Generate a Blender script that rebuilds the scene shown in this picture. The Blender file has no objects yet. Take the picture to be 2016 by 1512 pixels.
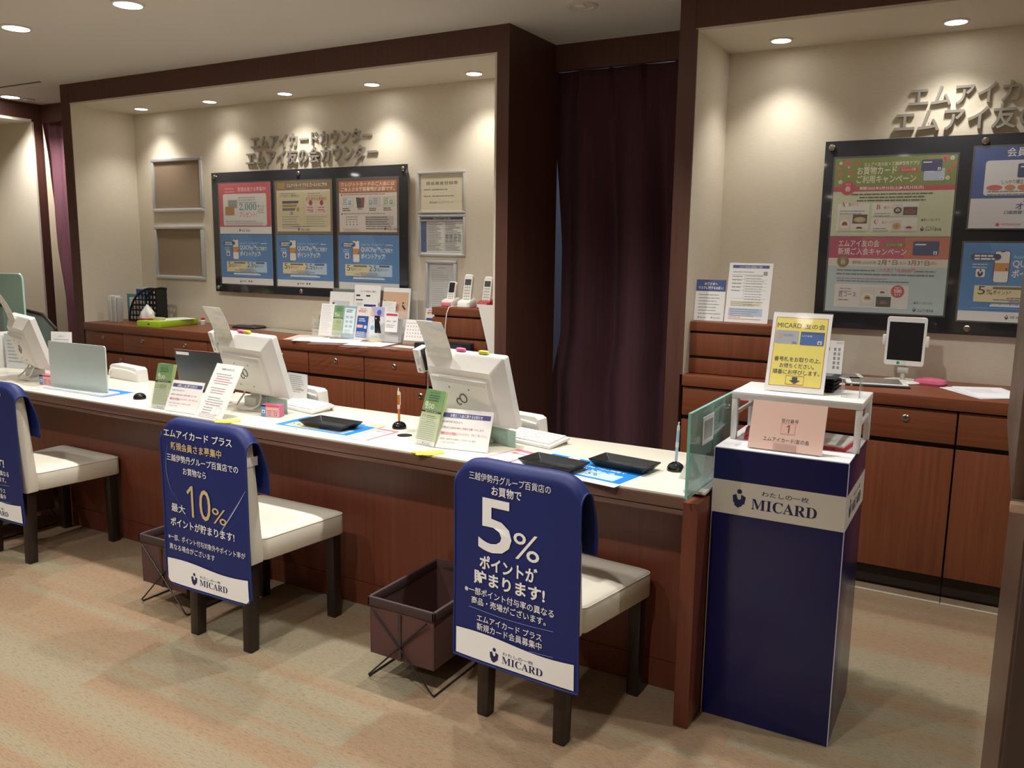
import bpy, bmesh, math, random
from mathutils import Vector, Matrix

random.seed(7)
R = math.radians
sc = bpy.context.scene

# ---------------------------------------------------------------- camera
YAW, PITCH, ROLL, FPX = 0.5168, -0.16, 0.0135, 1654.1
fw = Vector((-math.sin(YAW) * math.cos(PITCH), math.cos(YAW) * math.cos(PITCH), math.sin(PITCH)))
rt = Vector((math.cos(YAW), math.sin(YAW), 0))
up = rt.cross(fw)
r2 = rt * math.cos(ROLL) + up * math.sin(ROLL)
u2 = up * math.cos(ROLL) - rt * math.sin(ROLL)
cd = bpy.data.cameras.new('camera')
cam = bpy.data.objects.new('camera', cd)
sc.collection.objects.link(cam)
cam.matrix_world = Matrix(((r2.x, u2.x, -fw.x, 0), (r2.y, u2.y, -fw.y, 0), (r2.z, u2.z, -fw.z, 1.4396), (0, 0, 0, 1)))
cd.sensor_width = 36
cd.lens = FPX / 2016 * 36
cd.clip_start = 0.02
sc.camera = cam

# ---------------------------------------------------------------- world, view
w = bpy.data.worlds.new('world')
sc.world = w
w.use_nodes = True
w.node_tree.nodes['Background'].inputs[0].default_value = (0.9, 0.88, 0.85, 1)
w.node_tree.nodes['Background'].inputs[1].default_value = 0.15
vs = sc.view_settings
vs.view_transform = 'Standard'
vs.look = 'None'
vs.gamma = 1
vs.use_curve_mapping = False
vs.exposure = 0.44
ROOM_W, ALCOVE_W, LAMP_E = 54.0, 14.0, 14.0      # ceiling lamps, alcove lamps, glow of the lamp faces
ROOM_COL, ALCOVE_COL = (1.0, 0.975, 0.935), (1.0, 0.955, 0.87)

# ---------------------------------------------------------------- materials
def lin(c):
    if isinstance(c, str):
        c = tuple(int(c[i:i + 2], 16) for i in (1, 3, 5))
    return tuple(((v / 255) / 12.92 if v / 255 <= 0.04045 else ((v / 255 + 0.055) / 1.055) ** 2.4) for v in c) + (1,)

_mats = {}
def M(col, rough=0.55, metal=0.0, **kw):
    key = (col if isinstance(col, str) else tuple(col), rough, metal, tuple(sorted(kw.items())))
    if key in _mats: return _mats[key]
    m = bpy.data.materials.new('mat')
    m.use_nodes = True
    nt = m.node_tree
    b = nt.nodes['Principled BSDF']
    b.inputs['Base Color'].default_value = lin(col)
    b.inputs['Roughness'].default_value = rough
    b.inputs['Metallic'].default_value = metal
    for k, v in kw.items():
        if k == 'bump':
            n = nt.nodes.new('ShaderNodeTexNoise'); n.inputs['Scale'].default_value = v[0]; n.inputs['Detail'].default_value = 4
            t = nt.nodes.new('ShaderNodeTexCoord'); nt.links.new(t.outputs['Object'], n.inputs['Vector'])
            bp = nt.nodes.new('ShaderNodeBump'); bp.inputs['Strength'].default_value = v[1]; bp.inputs['Distance'].default_value = 0.002
            nt.links.new(n.outputs['Fac'], bp.inputs['Height']); nt.links.new(bp.outputs['Normal'], b.inputs['Normal'])
        else:
            b.inputs[k].default_value = v
    _mats[key] = m
    return m

def noise_mat(name, stops, scale, rough=0.5, detail=6, space='Object', bump=0.0, distort=0.0, spec=0.5, coat=0.0):
    m = bpy.data.materials.new(name); m.use_nodes = True
    nt = m.node_tree; b = nt.nodes['Principled BSDF']
    t = nt.nodes.new('ShaderNodeTexCoord'); mp = nt.nodes.new('ShaderNodeMapping')
    mp.inputs['Scale'].default_value = scale
    nt.links.new(t.outputs[space], mp.inputs['Vector'])
    n = nt.nodes.new('ShaderNodeTexNoise'); n.inputs['Scale'].default_value = 1; n.inputs['Detail'].default_value = detail
    n.inputs['Distortion'].default_value = distort
    nt.links.new(mp.outputs[0], n.inputs['Vector'])
    r = nt.nodes.new('ShaderNodeValToRGB')
    el = r.color_ramp.elements
    while len(el) < len(stops): el.new(0.5)
    for e, (p, c) in zip(el, stops): e.position = p; e.color = lin(c)
    nt.links.new(n.outputs['Fac'], r.inputs[0]); nt.links.new(r.outputs[0], b.inputs['Base Color'])
    b.inputs['Roughness'].default_value = rough
    b.inputs['Specular IOR Level'].default_value = spec
    b.inputs['Coat Weight'].default_value = coat
    b.inputs['Coat Roughness'].default_value = 0.15
    if bump:
        bp = nt.nodes.new('ShaderNodeBump'); bp.inputs['Strength'].default_value = bump; bp.inputs['Distance'].default_value = 0.003
        nt.links.new(n.outputs['Fac'], bp.inputs['Height']); nt.links.new(bp.outputs['Normal'], b.inputs['Normal'])
    return m

FRAME = noise_mat('frame_wood', [(0.25, '#4c2f26'), (0.55, '#57372d'), (0.8, '#5d3c31')], (60, 60, 2.5), 0.42)
CAB_V = noise_mat('cabinet_wood_upright', [(0.25, '#6a3722'), (0.55, '#784229'), (0.8, '#81492e')], (70, 70, 2.0), 0.38, distort=0.4)
CAB_H = noise_mat('cabinet_wood_level', [(0.25, '#6a3722'), (0.55, '#784229'), (0.8, '#81492e')], (2.0, 70, 70), 0.38, distort=0.4)
DESKW = noise_mat('desk_wood', [(0.25, '#623122'), (0.55, '#6c3828'), (0.8, '#733e2c')], (70, 70, 2.0), 0.36, distort=0.3)
DESKE = noise_mat('desk_edge_wood', [(0.25, '#65473b'), (0.6, '#76564a'), (0.85, '#806054')], (2.0, 60, 60), 0.33)
DARKW = M('#1c0f0b', 0.6)
WALL = noise_mat('wall_cloth', [(0.3, '#d8cebb'), (0.7, '#e0d7c6')], (30, 30, 260), 0.75, 5, bump=0.08)
WALLP = M('#d7cfc0', 0.8)
CEIL = M('#d9d5cf', 0.85, bump=(300, 0.15))
WHITE = M('#e9e6de', 0.4)
DESKTOP = noise_mat('desk_top_laminate', [(0.3, '#e9e2d0'), (0.7, '#efe9d9')], (3, 3, 3), 0.28)
PAPER = M('#f1efec', 0.6)
PLASTIC = M('#e4e2dc', 0.38, bump=(900, 0.05))
PLASTIC2 = M('#c3c1ba', 0.45)
STEEL = M('#b9b6af', 0.28, 1.0)
ALU = M('#d3d5d8', 0.38, 0.45)
BLACK = M('#15151a', 0.4)
BLACKG = M('#1a1b1e', 0.08, 0.0)
NAVY = M('#191b50', 0.2)
NAVYC = M('#071c62', 0.55, bump=(700, 0.15))
LEATHER = M('#e3dccb', 0.5, bump=(260, 0.12))
LEG = noise_mat('chair_leg_wood', [(0.3, '#1f1512'), (0.7, '#2c1e19')], (40, 40, 3), 0.4)
INK = M('#23232b', 0.6); GREY = M('#8b8b8f', 0.6); RED = M('#d2404c', 0.6); GREEK = M('#9a9898', 0.6)

def glass_mat(name, col, alpha, rough=0.05, trans=0.0):
    m = bpy.data.materials.new(name); m.use_nodes = True
    b = m.node_tree.nodes['Principled BSDF']
    b.inputs['Base Color'].default_value = lin(col)
    b.inputs['Roughness'].default_value = rough
    b.inputs['Alpha'].default_value = alpha
    return m
ACRYL = glass_mat('clear_acrylic', '#eef2f0', 0.16, 0.05)
COVER = glass_mat('clear_cover', '#ffffff', 0.03, 0.03)
SLEEVE = glass_mat('clear_sleeve', '#c9c9c5', 0.09, 0.12)
FROST = glass_mat('frosted_acrylic', '#d5e3e0', 0.80, 0.35)
GLASS = glass_mat('green_glass', '#78ada3', 0.62, 0.06)
GLASSE = M('#7fc4b4', 0.15)
GREENP = glass_mat('pale_green_acrylic', '#b4d3c6', 0.82, 0.25)

def emis(name, col, s):
    m = bpy.data.materials.new(name); m.use_nodes = True
    b = m.node_tree.nodes['Principled BSDF']
    b.inputs['Emission Color'].default_value = (*col, 1); b.inputs['Emission Strength'].default_value = s
    return m
LAMP = emis('lamp_face', (1, 0.97, 0.9), LAMP_E)

def carpet():
    m = bpy.data.materials.new('carpet_tiles'); m.use_nodes = True
    nt = m.node_tree; b = nt.nodes['Principled BSDF']; L = nt.links
    def N(t, **k):
        n = nt.nodes.new(t)
        for a, v in k.items(): setattr(n, a, v)
        return n
    def math_(op, a, bb=None, c=None):
        n = N('ShaderNodeMath', operation=op)
        for i, v in enumerate((a, bb, c)):
            if v is None: continue
            if isinstance(v, (int, float)): n.inputs[i].default_value = v
            else: L.new(v, n.inputs[i])
        return n.outputs[0]
    tc = N('ShaderNodeTexCoord'); sp = N('ShaderNodeSeparateXYZ'); L.new(tc.outputs['Object'], sp.inputs[0])
    X, Y = sp.outputs[0], sp.outputs[1]
    row = math_('FLOOR', math_('DIVIDE', math_('SUBTRACT', Y, 1.70), 0.483))
    rx = math_('ADD', math_('DIVIDE', math_('ADD', X, 2.50), 0.966), math_('MULTIPLY', math_('FLOORED_MODULO', row, 2.0), 0.0))
    col = math_('FLOOR', rx)
    # stripes running along X, a different run of them on each tile
    cv = N('ShaderNodeCombineXYZ'); L.new(math_('MULTIPLY', X, 0.0), cv.inputs[0]); L.new(math_('MULTIPLY', Y, 13.0), cv.inputs[1])
    L.new(math_('ADD', math_('MULTIPLY', row, 7.3), math_('MULTIPLY', col, 3.7)), cv.inputs[2])
    n1 = N('ShaderNodeTexNoise'); n1.inputs['Scale'].default_value = 1.0; n1.inputs['Detail'].default_value = 2.0; L.new(cv.outputs[0], n1.inputs['Vector'])
    cv2 = N('ShaderNodeCombineXYZ'); L.new(math_('MULTIPLY', X, 38.0), cv2.inputs[0]); L.new(math_('MULTIPLY', Y, 190.0), cv2.inputs[1]); L.new(col, cv2.inputs[2])
    n2 = N('ShaderNodeTexNoise'); n2.inputs['Scale'].default_value = 1.0; n2.inputs['Detail'].default_value = 3.0; L.new(cv2.outputs[0], n2.inputs['Vector'])
    n3 = N('ShaderNodeTexNoise'); n3.inputs['Scale'].default_value = 260.0; n3.inputs['Detail'].default_value = 3.0; L.new(tc.outputs['Object'], n3.inputs['Vector'])
    cv4 = N('ShaderNodeCombineXYZ'); L.new(math_('MULTIPLY', Y, 3.6), cv4.inputs[1]); L.new(math_('ADD', math_('MULTIPLY', row, 5.1), math_('MULTIPLY', col, 9.7)), cv4.inputs[2])
    n5 = N('ShaderNodeTexNoise'); n5.inputs['Scale'].default_value = 1.0; n5.inputs['Detail'].default_value = 0.0; L.new(cv4.outputs[0], n5.inputs['Vector'])
    wn = N('ShaderNodeTexWhiteNoise', noise_dimensions='2D')
    cv3 = N('ShaderNodeCombineXYZ'); L.new(row, cv3.inputs[0]); L.new(col, cv3.inputs[1]); L.new(cv3.outputs[0], wn.inputs['Vector'])
    fac = math_('ADD', math_('ADD', math_('ADD', math_('MULTIPLY', math_('SUBTRACT', n1.outputs['Fac'], 0.5), 1.9), math_('MULTIPLY', math_('SUBTRACT', n5.outputs['Fac'], 0.5), 2.0)), 0.5), math_('MULTIPLY', math_('SUBTRACT', wn.outputs['Value'], 0.5), 0.25))
    r = N('ShaderNodeValToRGB'); e = r.color_ramp.elements
    e[0].position = 0.25; e[0].color = lin('#89725b'); e[1].position = 0.75; e[1].color = lin('#887d67')
    x = e.new(0.5); x.color = lin('#8a7860')
    L.new(fac, r.inputs[0])
    mx = N('ShaderNodeMix', data_type='RGBA', blend_type='MULTIPLY'); mx.inputs[0].default_value = 1.0
    mr = N('ShaderNodeMapRange'); mr.inputs[1].default_value = 0.50; mr.inputs[2].default_value = 0.66; mr.inputs[3].default_value = 1.06; mr.inputs[4].default_value = 0.84
    L.new(n2.outputs['Fac'], mr.inputs[0])
    v = math_('MULTIPLY', mr.outputs[0], math_('ADD', math_('MULTIPLY', n3.outputs['Fac'], 0.75), 0.62))
    cg = N('ShaderNodeCombineColor'); [L.new(v, cg.inputs[i]) for i in range(3)]
    L.new(r.outputs[0], mx.inputs[6]); L.new(cg.outputs[0], mx.inputs[7])
    L.new(mx.outputs[2], b.inputs['Base Color'])
    b.inputs['Roughness'].default_value = 0.95; b.inputs['Specular IOR Level'].default_value = 0.1
    bp = N('ShaderNodeBump'); bp.inputs['Strength'].default_value = 0.35; bp.inputs['Distance'].default_value = 0.003
    L.new(math_('ADD', n3.outputs['Fac'], n2.outputs['Fac']), bp.inputs['Height']); L.new(bp.outputs['Normal'], b.inputs['Normal'])
    return m
CARPET = carpet()
CURTAIN = noise_mat('curtain_cloth', [(0.3, '#4b2930'), (0.7, '#52303a')], (90, 90, 1.5), 0.85, 2)
CURTAIN2 = noise_mat('curtain_cloth_left', [(0.3, '#6a3f4b'), (0.7, '#744855')], (90, 90, 1.5), 0.7, 2)

# ---------------------------------------------------------------- mesh builder
def xf(loc=(0, 0, 0), rx=0, ry=0, rz=0):
    return Matrix.Translation(loc) @ Matrix.Rotation(rz, 4, 'Z') @ Matrix.Rotation(ry, 4, 'Y') @ Matrix.Rotation(rx, 4, 'X')

class MB:
    def __init__(s): s.v, s.f, s.m, s.mats, s.X = [], [], [], [], None
    def mi(s, m):
        if m not in s.mats: s.mats.append(m)
        return s.mats.index(m)
    def merge(s, o):
        b = len(s.v); s.v += o.v
        for f, k in zip(o.f, o.m): s.f.append([i + b for i in f]); s.m.append(s.mi(o.mats[k]))
        return s
    def add(s, vs, fs, m, X=None):
        b = len(s.v); X = X if X is not None else s.X
        for p in vs:
            p = Vector(p); s.v.append(X @ p if X is not None else p)
        k = s.mi(m)
        for f in fs: s.f.append([i + b for i in f]); s.m.append(k)
        return s
    def box(s, x0, x1, y0, y1, z0, z1, m, bev=0, X=None, seg=2):
        if bev <= 0:
            return s.add([(x0, y0, z0), (x1, y0, z0), (x1, y1, z0), (x0, y1, z0), (x0, y0, z1), (x1, y0, z1), (x1, y1, z1), (x0, y1, z1)],
                         [(3, 2, 1, 0), (4, 5, 6, 7), (0, 1, 5, 4), (1, 2, 6, 5), (2, 3, 7, 6), (3, 0, 4, 7)], m, X)
        bm = bmesh.new(); bmesh.ops.create_cube(bm, size=1)
        for v in bm.verts:
            v.co = ((x0 + x1) / 2 + v.co.x * (x1 - x0), (y0 + y1) / 2 + v.co.y * (y1 - y0), (z0 + z1) / 2 + v.co.z * (z1 - z0))
        bmesh.ops.bevel(bm, geom=bm.edges[:], offset=bev, segments=seg, affect='EDGES', profile=0.5)
        return s.bm(bm, m, X)
    def bm(s, bm, m, X=None):
        bm.verts.index_update()
        s.add([v.co.copy() for v in bm.verts], [[v.index for v in f.verts] for f in bm.faces], m, X)
        bm.free(); return s
    def cyl(s, p0, p1, r, m, n=16, r1=None, X=None):
        p0, p1 = Vector(p0), Vector(p1); r1 = r if r1 is None else r1
        d = (p1 - p0).normalized(); a = d.orthogonal().normalized(); b = d.cross(a)
        vs = [p0 + (a * math.cos(2 * math.pi * i / n) + b * math.sin(2 * math.pi * i / n)) * r for i in range(n)]
        vs += [p1 + (a * math.cos(2 * math.pi * i / n) + b * math.sin(2 * math.pi * i / n)) * r1 for i in range(n)]
        return s.add(vs, [(i, (i + 1) % n, n + (i + 1) % n, n + i) for i in range(n)] + [list(range(n))[::-1], list(range(n, 2 * n))], m, X)
    def tube(s, pts, r, m, n=8, X=None, closed=False):
        pts = [Vector(p) for p in pts]; vs = []; k = len(pts); a = None
        for i, p in enumerate(pts):
            d = (pts[(i + 1) % k if closed else min(i + 1, k - 1)] - pts[(i - 1) % k if closed else max(i - 1, 0)]).normalized()
            a = d.orthogonal().normalized() if a is None else (a - d * a.dot(d)).normalized()
            b = d.cross(a)
            vs += [p + (a * math.cos(2 * math.pi * j / n) + b * math.sin(2 * math.pi * j / n)) * r for j in range(n)]
        fs = [(i * n + j, i * n + (j + 1) % n, ((i + 1) % k) * n + (j + 1) % n, ((i + 1) % k) * n + j) for i in range(k if closed else k - 1) for j in range(n)]
        if not closed: fs += [list(range(n))[::-1], list(range((k - 1) * n, k * n))]
        return s.add(vs, fs, m, X)
    def lathe(s, prof, m, n=24, X=None):
        vs, fs = [], []
        for r, z in prof: vs += [(r * math.cos(2 * math.pi * j / n), r * math.sin(2 * math.pi * j / n), z) for j in range(n)]
        for i in range(len(prof) - 1): fs += [(i * n + j, i * n + (j + 1) % n, (i + 1) * n + (j + 1) % n, (i + 1) * n + j) for j in range(n)]
        fs += [list(range(n))[::-1], list(range((len(prof) - 1) * n, len(prof) * n))]
        return s.add(vs, fs, m, X)
    def loft(s, rings, m, X=None, cap=True):
        n = len(rings[0]); vs = [p for r in rings for p in r]; k = len(rings)
        fs = [(i * n + j, i * n + (j + 1) % n, (i + 1) * n + (j + 1) % n, (i + 1) * n + j) for i in range(k - 1) for j in range(n)]
        if cap: fs += [list(range(n))[::-1], list(range((k - 1) * n, k * n))]
        return s.add(vs, fs, m, X)
    def prism(s, pts, d0, d1, m, X=None):            # outline in (x, z), from y = d0 to y = d1
        n = len(pts)
        vs = [(x, d0, z) for x, z in pts] + [(x, d1, z) for x, z in pts]
        return s.add(vs, [list(range(n)), list(range(n, 2 * n))[::-1]] + [(i, n + i, n + (i + 1) % n, (i + 1) % n) for i in range(n)], m, X)
    def grid(s, fn, nu, nv, m, th=0.0, X=None):
        P = [[Vector(fn(i / nu, j / nv)) for i in range(nu + 1)] for j in range(nv + 1)]
        vs = [p for r in P for p in r]; W_ = nu + 1
        fs = [(j * W_ + i, j * W_ + i + 1, (j + 1) * W_ + i + 1, (j + 1) * W_ + i) for j in range(nv) for i in range(nu)]
        if th:
            bm = bmesh.new(); bv = [bm.verts.new(p) for p in vs]
            for f in fs: bm.faces.new([bv[i] for i in f])
            bmesh.ops.recalc_face_normals(bm, faces=bm.faces[:])
            bmesh.ops.solidify(bm, geom=bm.faces[:], thickness=th)
            return s.bm(bm, m, X)
        return s.add(vs, fs, m, X)
    def build(s, name, parent=None, loc=(0, 0, 0), rot=(0, 0, 0), sharp=35):
        me = bpy.data.meshes.new(name)
        me.from_pydata([tuple(p) for p in s.v], [], s.f)
        for m in s.mats: me.materials.append(m)
        me.polygons.foreach_set('material_index', s.m)
        bm = bmesh.new(); bm.from_mesh(me)
        bmesh.ops.recalc_face_normals(bm, faces=bm.faces[:]) if not getattr(s, 'keep', 0) else None
        bm.to_mesh(me); bm.free()
        me.polygons.foreach_set('use_smooth', [True] * len(me.polygons))
        me.set_sharp_from_angle(angle=R(sharp))
        o = bpy.data.objects.new(name, me); sc.collection.objects.link(o)
        o.location = loc; o.rotation_euler = rot
        if parent: o.parent = parent
        return o

def thing(name, label, cat, loc=(0, 0, 0), rot=(0, 0, 0), group=None):
    o = bpy.data.objects.new(name, None); sc.collection.objects.link(o)
    o.empty_display_size = 0.05
    o.location = loc; o.rotation_euler = rot if isinstance(rot, tuple) else (0, 0, rot)
    return tag(o, label, cat, group)
def tag(o, label, cat, group=None):
    o['label'] = label; o['category'] = cat
    if group: o['group'] = group
    return o
def struct(o): o['kind'] = 'structure'; return o
def note(o, label): o['label'] = label; return o
def dup(root, loc, label, rz=None, group=None):
    r = root.copy(); sc.collection.objects.link(r); r.location = loc
    if rz is not None: r.rotation_euler = (0, 0, rz)
    r['label'] = label
    if group: r['group'] = group
    for ch in root.children:
        c = ch.copy(); sc.collection.objects.link(c); c.parent = r
        for g in ch.children:
            d = g.copy(); sc.collection.objects.link(d); d.parent = c
    return r

def rr(w, h, r, n=4, cx=0, cy=0):                    # rounded rectangle outline
    pts = []
    for qx, qy, a0 in ((1, 1, 0), (-1, 1, 90), (-1, -1, 180), (1, -1, 270)):
        for i in range(n + 1):
            a = R(a0 + 90 * i / n)
            pts.append((cx + qx * (w / 2 - r) + r * math.cos(a), cy + qy * (h / 2 - r) + r * math.sin(a)))
    return pts

# ---------------------------------------------------------------- lettering and printed sheets
_tc = {}
def glyphs(txt, bold=0.0, res=3):
    txt = txt.replace('1', chr(0x1D7E3) if bold < 0.015 else chr(0x1D7ED))     # the built-in 1 is a bare bar
    k = (txt, bold, res)
    if k in _tc: return _tc[k]
    c = bpy.data.curves.new('text', 'FONT'); c.body = txt; c.size = 1; c.offset = bold; c.resolution_u = res
    o = bpy.data.objects.new('text', c); sc.collection.objects.link(o)
    bpy.context.view_layer.update()
    ev = o.evaluated_get(bpy.context.evaluated_depsgraph_get()); me = ev.to_mesh()
    vs = [(v.co.x, v.co.y) for v in me.vertices]; fs = [list(p.vertices) for p in me.polygons]
    ev.to_mesh_clear()
    bpy.data.objects.remove(o); bpy.data.curves.remove(c)
    x0 = min(v[0] for v in vs); x1 = max(v[0] for v in vs); y0 = min(v[1] for v in vs); y1 = max(v[1] for v in vs)
    _tc[k] = ([(x - x0, y - y0) for x, y in vs], fs, x1 - x0, y1 - y0)
    return _tc[k]
SERIF = {**{chr(65 + i): chr(0x1D400 + i) for i in range(26)}, **{chr(48 + i): chr(0x1D7CE + i) for i in range(10)}}
def serif(t): return ''.join(SERIF.get(c, c) for c in t)

class Sheet:
    """A printed sheet: drawn in units of width/U, x from the left, y from the bottom."""
    def __init__(s, w, h, U=100.0, base=PAPER, th=0.0006, fn=None, eps=0.0003, corner=0):
        s.k = w / U; s.w, s.h, s.U, s.eps = w, h, U, eps; s.V = h / w * U
        s.mb = MB(); s.mb.keep = 1
        s.fn = fn or (lambda x, y, d: (x - w / 2, -d, y))
        if base is not None:
            if corner:
                s.mb.prism(rr(w, h, corner, 4, 0, h / 2)[::-1], 0.0, th, base)
            else: s.mb.box(-w / 2, w / 2, 0, th, 0, h, base)
    def put(s, vs, fs, m, L=1):
        P = [s.fn(x * s.k, y * s.k, L * s.eps) for x, y in vs]
        s.mb.add(P, fs, m)
    def poly(s, pts, m, L=1): s.put(pts, [list(range(len(pts)))], m, L)
    def rect(s, x, y, w, h, m, L=1): s.poly([(x, y), (x + w, y), (x + w, y + h), (x, y + h)], m, L)
    def rrect(s, x, y, w, h, r, m, L=1): s.poly(rr(w, h, min(r, w / 2, h / 2), 4, x + w / 2, y + h / 2), m, L)
    def oval(s, cx, cy, rx, ry, m, L=1, n=20): s.poly([(cx + rx * math.cos(2 * math.pi * i / n), cy + ry * math.sin(2 * math.pi * i / n)) for i in range(n)], m, L)
    def frame(s, x, y, w, h, t, m, L=1):
        for a in ((x, y, w, t), (x, y + h - t, w, t), (x, y, t, h), (x + w - t, y, t, h)): s.rect(*a, m, L)
    def text(s, t, x, y, h, m, bold=0.0, al='c', fit=None, L=2, ser=False, res=3, skew=0.0, cap=None):
        """h = height of the whole line of type; fit = its width"""
        vs, fs, gw, gh = glyphs(serif(t) if ser else t, bold, res)
        k = h / gh; kx = (fit / gw) if fit else k
        W_ = gw * kx; ox = x - (W_ / 2 if al == 'c' else W_ if al == 'r' else 0)
        s.put([(ox + a * kx + skew * b * k, y + b * k) for a, b in vs], fs, m, L)
        return W_
    def lines(s, x, y, w, n, dy, t, m=None, al='l', L=1, rag=0.25):
        for i in range(n):
            ww = w * (1 - random.random() * rag); ox = x if al == 'l' else x + (w - ww) / 2
            cx = ox
            while cx < ox + ww:
                d = min(random.uniform(1.2, 6) * t, ox + ww - cx)
                s.rect(cx, y - i * dy - t, d, t, m or GREEK, L); cx += d + t * 0.45
    def emblem(s, cx, cy, h, m, L=2):
        P = [(-76, 30), (-36, 48), (-25, 15), (-18, -7), (0, -15), (17, -5), (20, 50), (72, 25), (59, -65), (42, -60), (35, -80), (-10, -110), (-51, -85), (-55, -55), (-68, -50)]
        k = h / 220
        s.poly([(cx + x * k, cy + y * k) for x, y in P][::-1], m, L)
        s.oval(cx + 0 * k, cy + 82 * k, 28 * k, 28 * k, m, L, 14)
    def logo(s, x, y, h, m, L=2, sub=True):           # emblem with the word beside it
        s.emblem(x + h * 0.35, y + h * 0.5, h, m, L)
        s.text('MICARD', x + h * 0.95, y + h * 0.02, h * 0.5, m, 0, 'l', h * 3.3, L, True)
        if sub: s.text('わたしの一枚', x + h * 2.6, y + h * 0.68, h * 0.26, m, 0, 'c', h * 2.3, L)
    def build(s, name, parent=None, loc=(0, 0, 0), rot=(0, 0, 0)): return s.mb.build(name, parent, loc, rot)
def INKM(c): return M(c, 0.55)

# ================================================================ ROOM SHELL
ZC = 2.521; YF = 3.732; YB = 4.231; ZI = 2.383; ZT = 0.874
struct(MB().box(-8.5, 3.2, -5.2, 6.2, -0.06, 0, CARPET).build('floor'))
struct(MB().box(-8.5, 3.2, -5.2, 6.2, ZC, ZC + 0.08, CEIL).build('ceiling'))
struct(MB().box(-8.5, 3.2, -5.26, -5.2, 0, ZC, WALLP).build('wall_bounce_rear'))  # unseen wall behind the viewer, added to bounce light
struct(MB().box(3.14, 3.2, -5.2, 6.2, 0, ZC, WALLP).build('wall_bounce_right'))  # unseen too, put in so that light bounces back from this side
struct(MB().box(-8.5, 3.2, 5.6, 5.66, 0, ZC, M('#c9d2e6', 0.8)).build('wall_behind'))

def alcove(x0, x1, name_wall, name_trim, sw0=0.101, sw1=0.084):
    xi0, xi1 = x0 + sw0, x1 - sw1
    struct(MB().box(xi0 - 0.014, xi1 + 0.014, YB, YB + 0.02, 0.0, ZI + 0.012, WALL).build(name_wall))
    struct(MB().box(xi0 - 0.014, xi0, YF + 0.004, YB, ZT, ZI + 0.012, WALL).build(name_wall + '_left'))
    struct(MB().box(xi1, xi1 + 0.014, YF + 0.004, YB, ZT, ZI + 0.012, WALL).build(name_wall + '_side'))
    struct(MB().box(xi0, xi1, YF + 0.004, YB, ZI, ZI + 0.012, WALLP).build(name_wall.replace('wall', 'ceiling')))
    t = MB()
    t.box(x0, xi0 - 0.014, YF, YB + 0.04, 0, ZC, FRAME)
    t.box(xi1 + 0.014, x1, YF, YB + 0.04, 0, ZC, FRAME)
    t.box(xi0 - 0.0128, xi1 + 0.0128, YF + 0.0012, YB + 0.04, ZI + 0.012, ZC, FRAME)
    t.box(xi0 - 0.014, xi0 - 0.002, YF - 0.003, YF + 0.004, ZT, ZI + 0.006, FRAME)
    struct(t.build(name_trim))
alcove(-5.777, -2.16, 'wall_back', 'trim_1')
alcove(-1.298, 1.45, 'wall_back_right', 'trim_2', 0.084, 0.084)
struct(MB().box(-2.16, -1.298, YB, YB + 0.03, 2.385, ZC, FRAME).build('trim_3'))
struct(MB().box(-6.745, -5.777, 4.19, 4.22, 2.385, ZC, FRAME).build('trim_4'))
# left wall with its own alcove, seen end on
b = MB()
b.box(-7.4, -6.75, 4.105, 4.12, 0.0, 2.38, WALL); b.box(-7.4, -7.38, 1.0, 4.105, 0, 2.38, WALL); b.box(-7.4, -6.75, 1.0, 4.105, 2.38, 2.40, WALLP)
struct(b.build('wall_left'))
b = MB()
b.box(-6.83, -6.745, 4.12, 4.19, 0, ZC, FRAME); b.box(-6.80, -6.75, 0.9, 4.12, 2.40, ZC, FRAME); b.box(-6.80, -6.75, 0.9, 1.0, 0, 2.40, FRAME); b.box(-7.4, -6.8, 0.9, 1.0, 0, 2.40, WALLP)
struct(b.build('trim_5'))
struct(MB().box(-7.46, -7.4, -5.2, 6.2, 0, ZC, WALLP).build('wall_left_far'))
struct(MB().box(-7.4, -5.7, 4.75, 4.77, 0, ZC, M('#e3dccb', 0.8)).build('wall_passage'))

# ceiling slots over the left passage
vent = thing('ceiling_vent', 'pair of thin dark slots in the ceiling beside the left alcove frame', 'vent', (-5.98, 3.35, ZC))
MB().box(-0.45, 0.30, -0.10, -0.085, -0.004, 0, M('#4d4844', 0.6)).build('slot', vent)
MB().box(-0.30, 0.20, 0.24, 0.255, -0.004, 0, M('#4d4844', 0.6)).build('slot', vent)
sen = tag(MB().cyl((0, 0, 0), (0, 0, -0.012), 0.04, M('#b9b3aa', 0.6), 20).build('smoke_detector', None, (-6.55, 3.98, ZC)), 'small round detector on the ceiling near the left wall header', 'detector')

# ================================================================ LAMPS
def spot(name, parent, z, power, col, size, blend, rad=0.035, tilt=(0, 0, 0)):
    l = bpy.data.lights.new(name, 'SPOT'); l.energy = power; l.color = col
    l.spot_size = R(size); l.spot_blend = blend; l.shadow_soft_size = rad
    o = bpy.data.objects.new(name, l); sc.collection.objects.link(o); o.parent = parent; o.location = (0, 0, z); o.rotation_euler = tilt
    return o
def downlight(x, y, z, r, label, group, power, col, size, blend, tilt=(0, 0, 0)):
    t = thing('downlight', label, 'downlight', (x, y, z), 0, group)
    ring = MB(); ring.lathe([(r * 1.22, 0), (r * 1.22, -0.004), (r * 1.0, -0.007), (r * 1.0, -0.002)], M('#d9d5cd', 0.4), 28)
    ring.build('trim_ring', t)
    MB().lathe([(r, -0.0035), (r * 0.98, -0.0062), (r * 0.3, -0.0068)], LAMP, 28).build('lamp', t)
    spot('bulb', t, -0.03, power, col, size, blend, 0.04, tilt)
    return t
gA = 'recessed downlights in the left alcove soffit'
ords = ['first', 'second', 'third', 'fourth', 'fifth']
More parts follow.
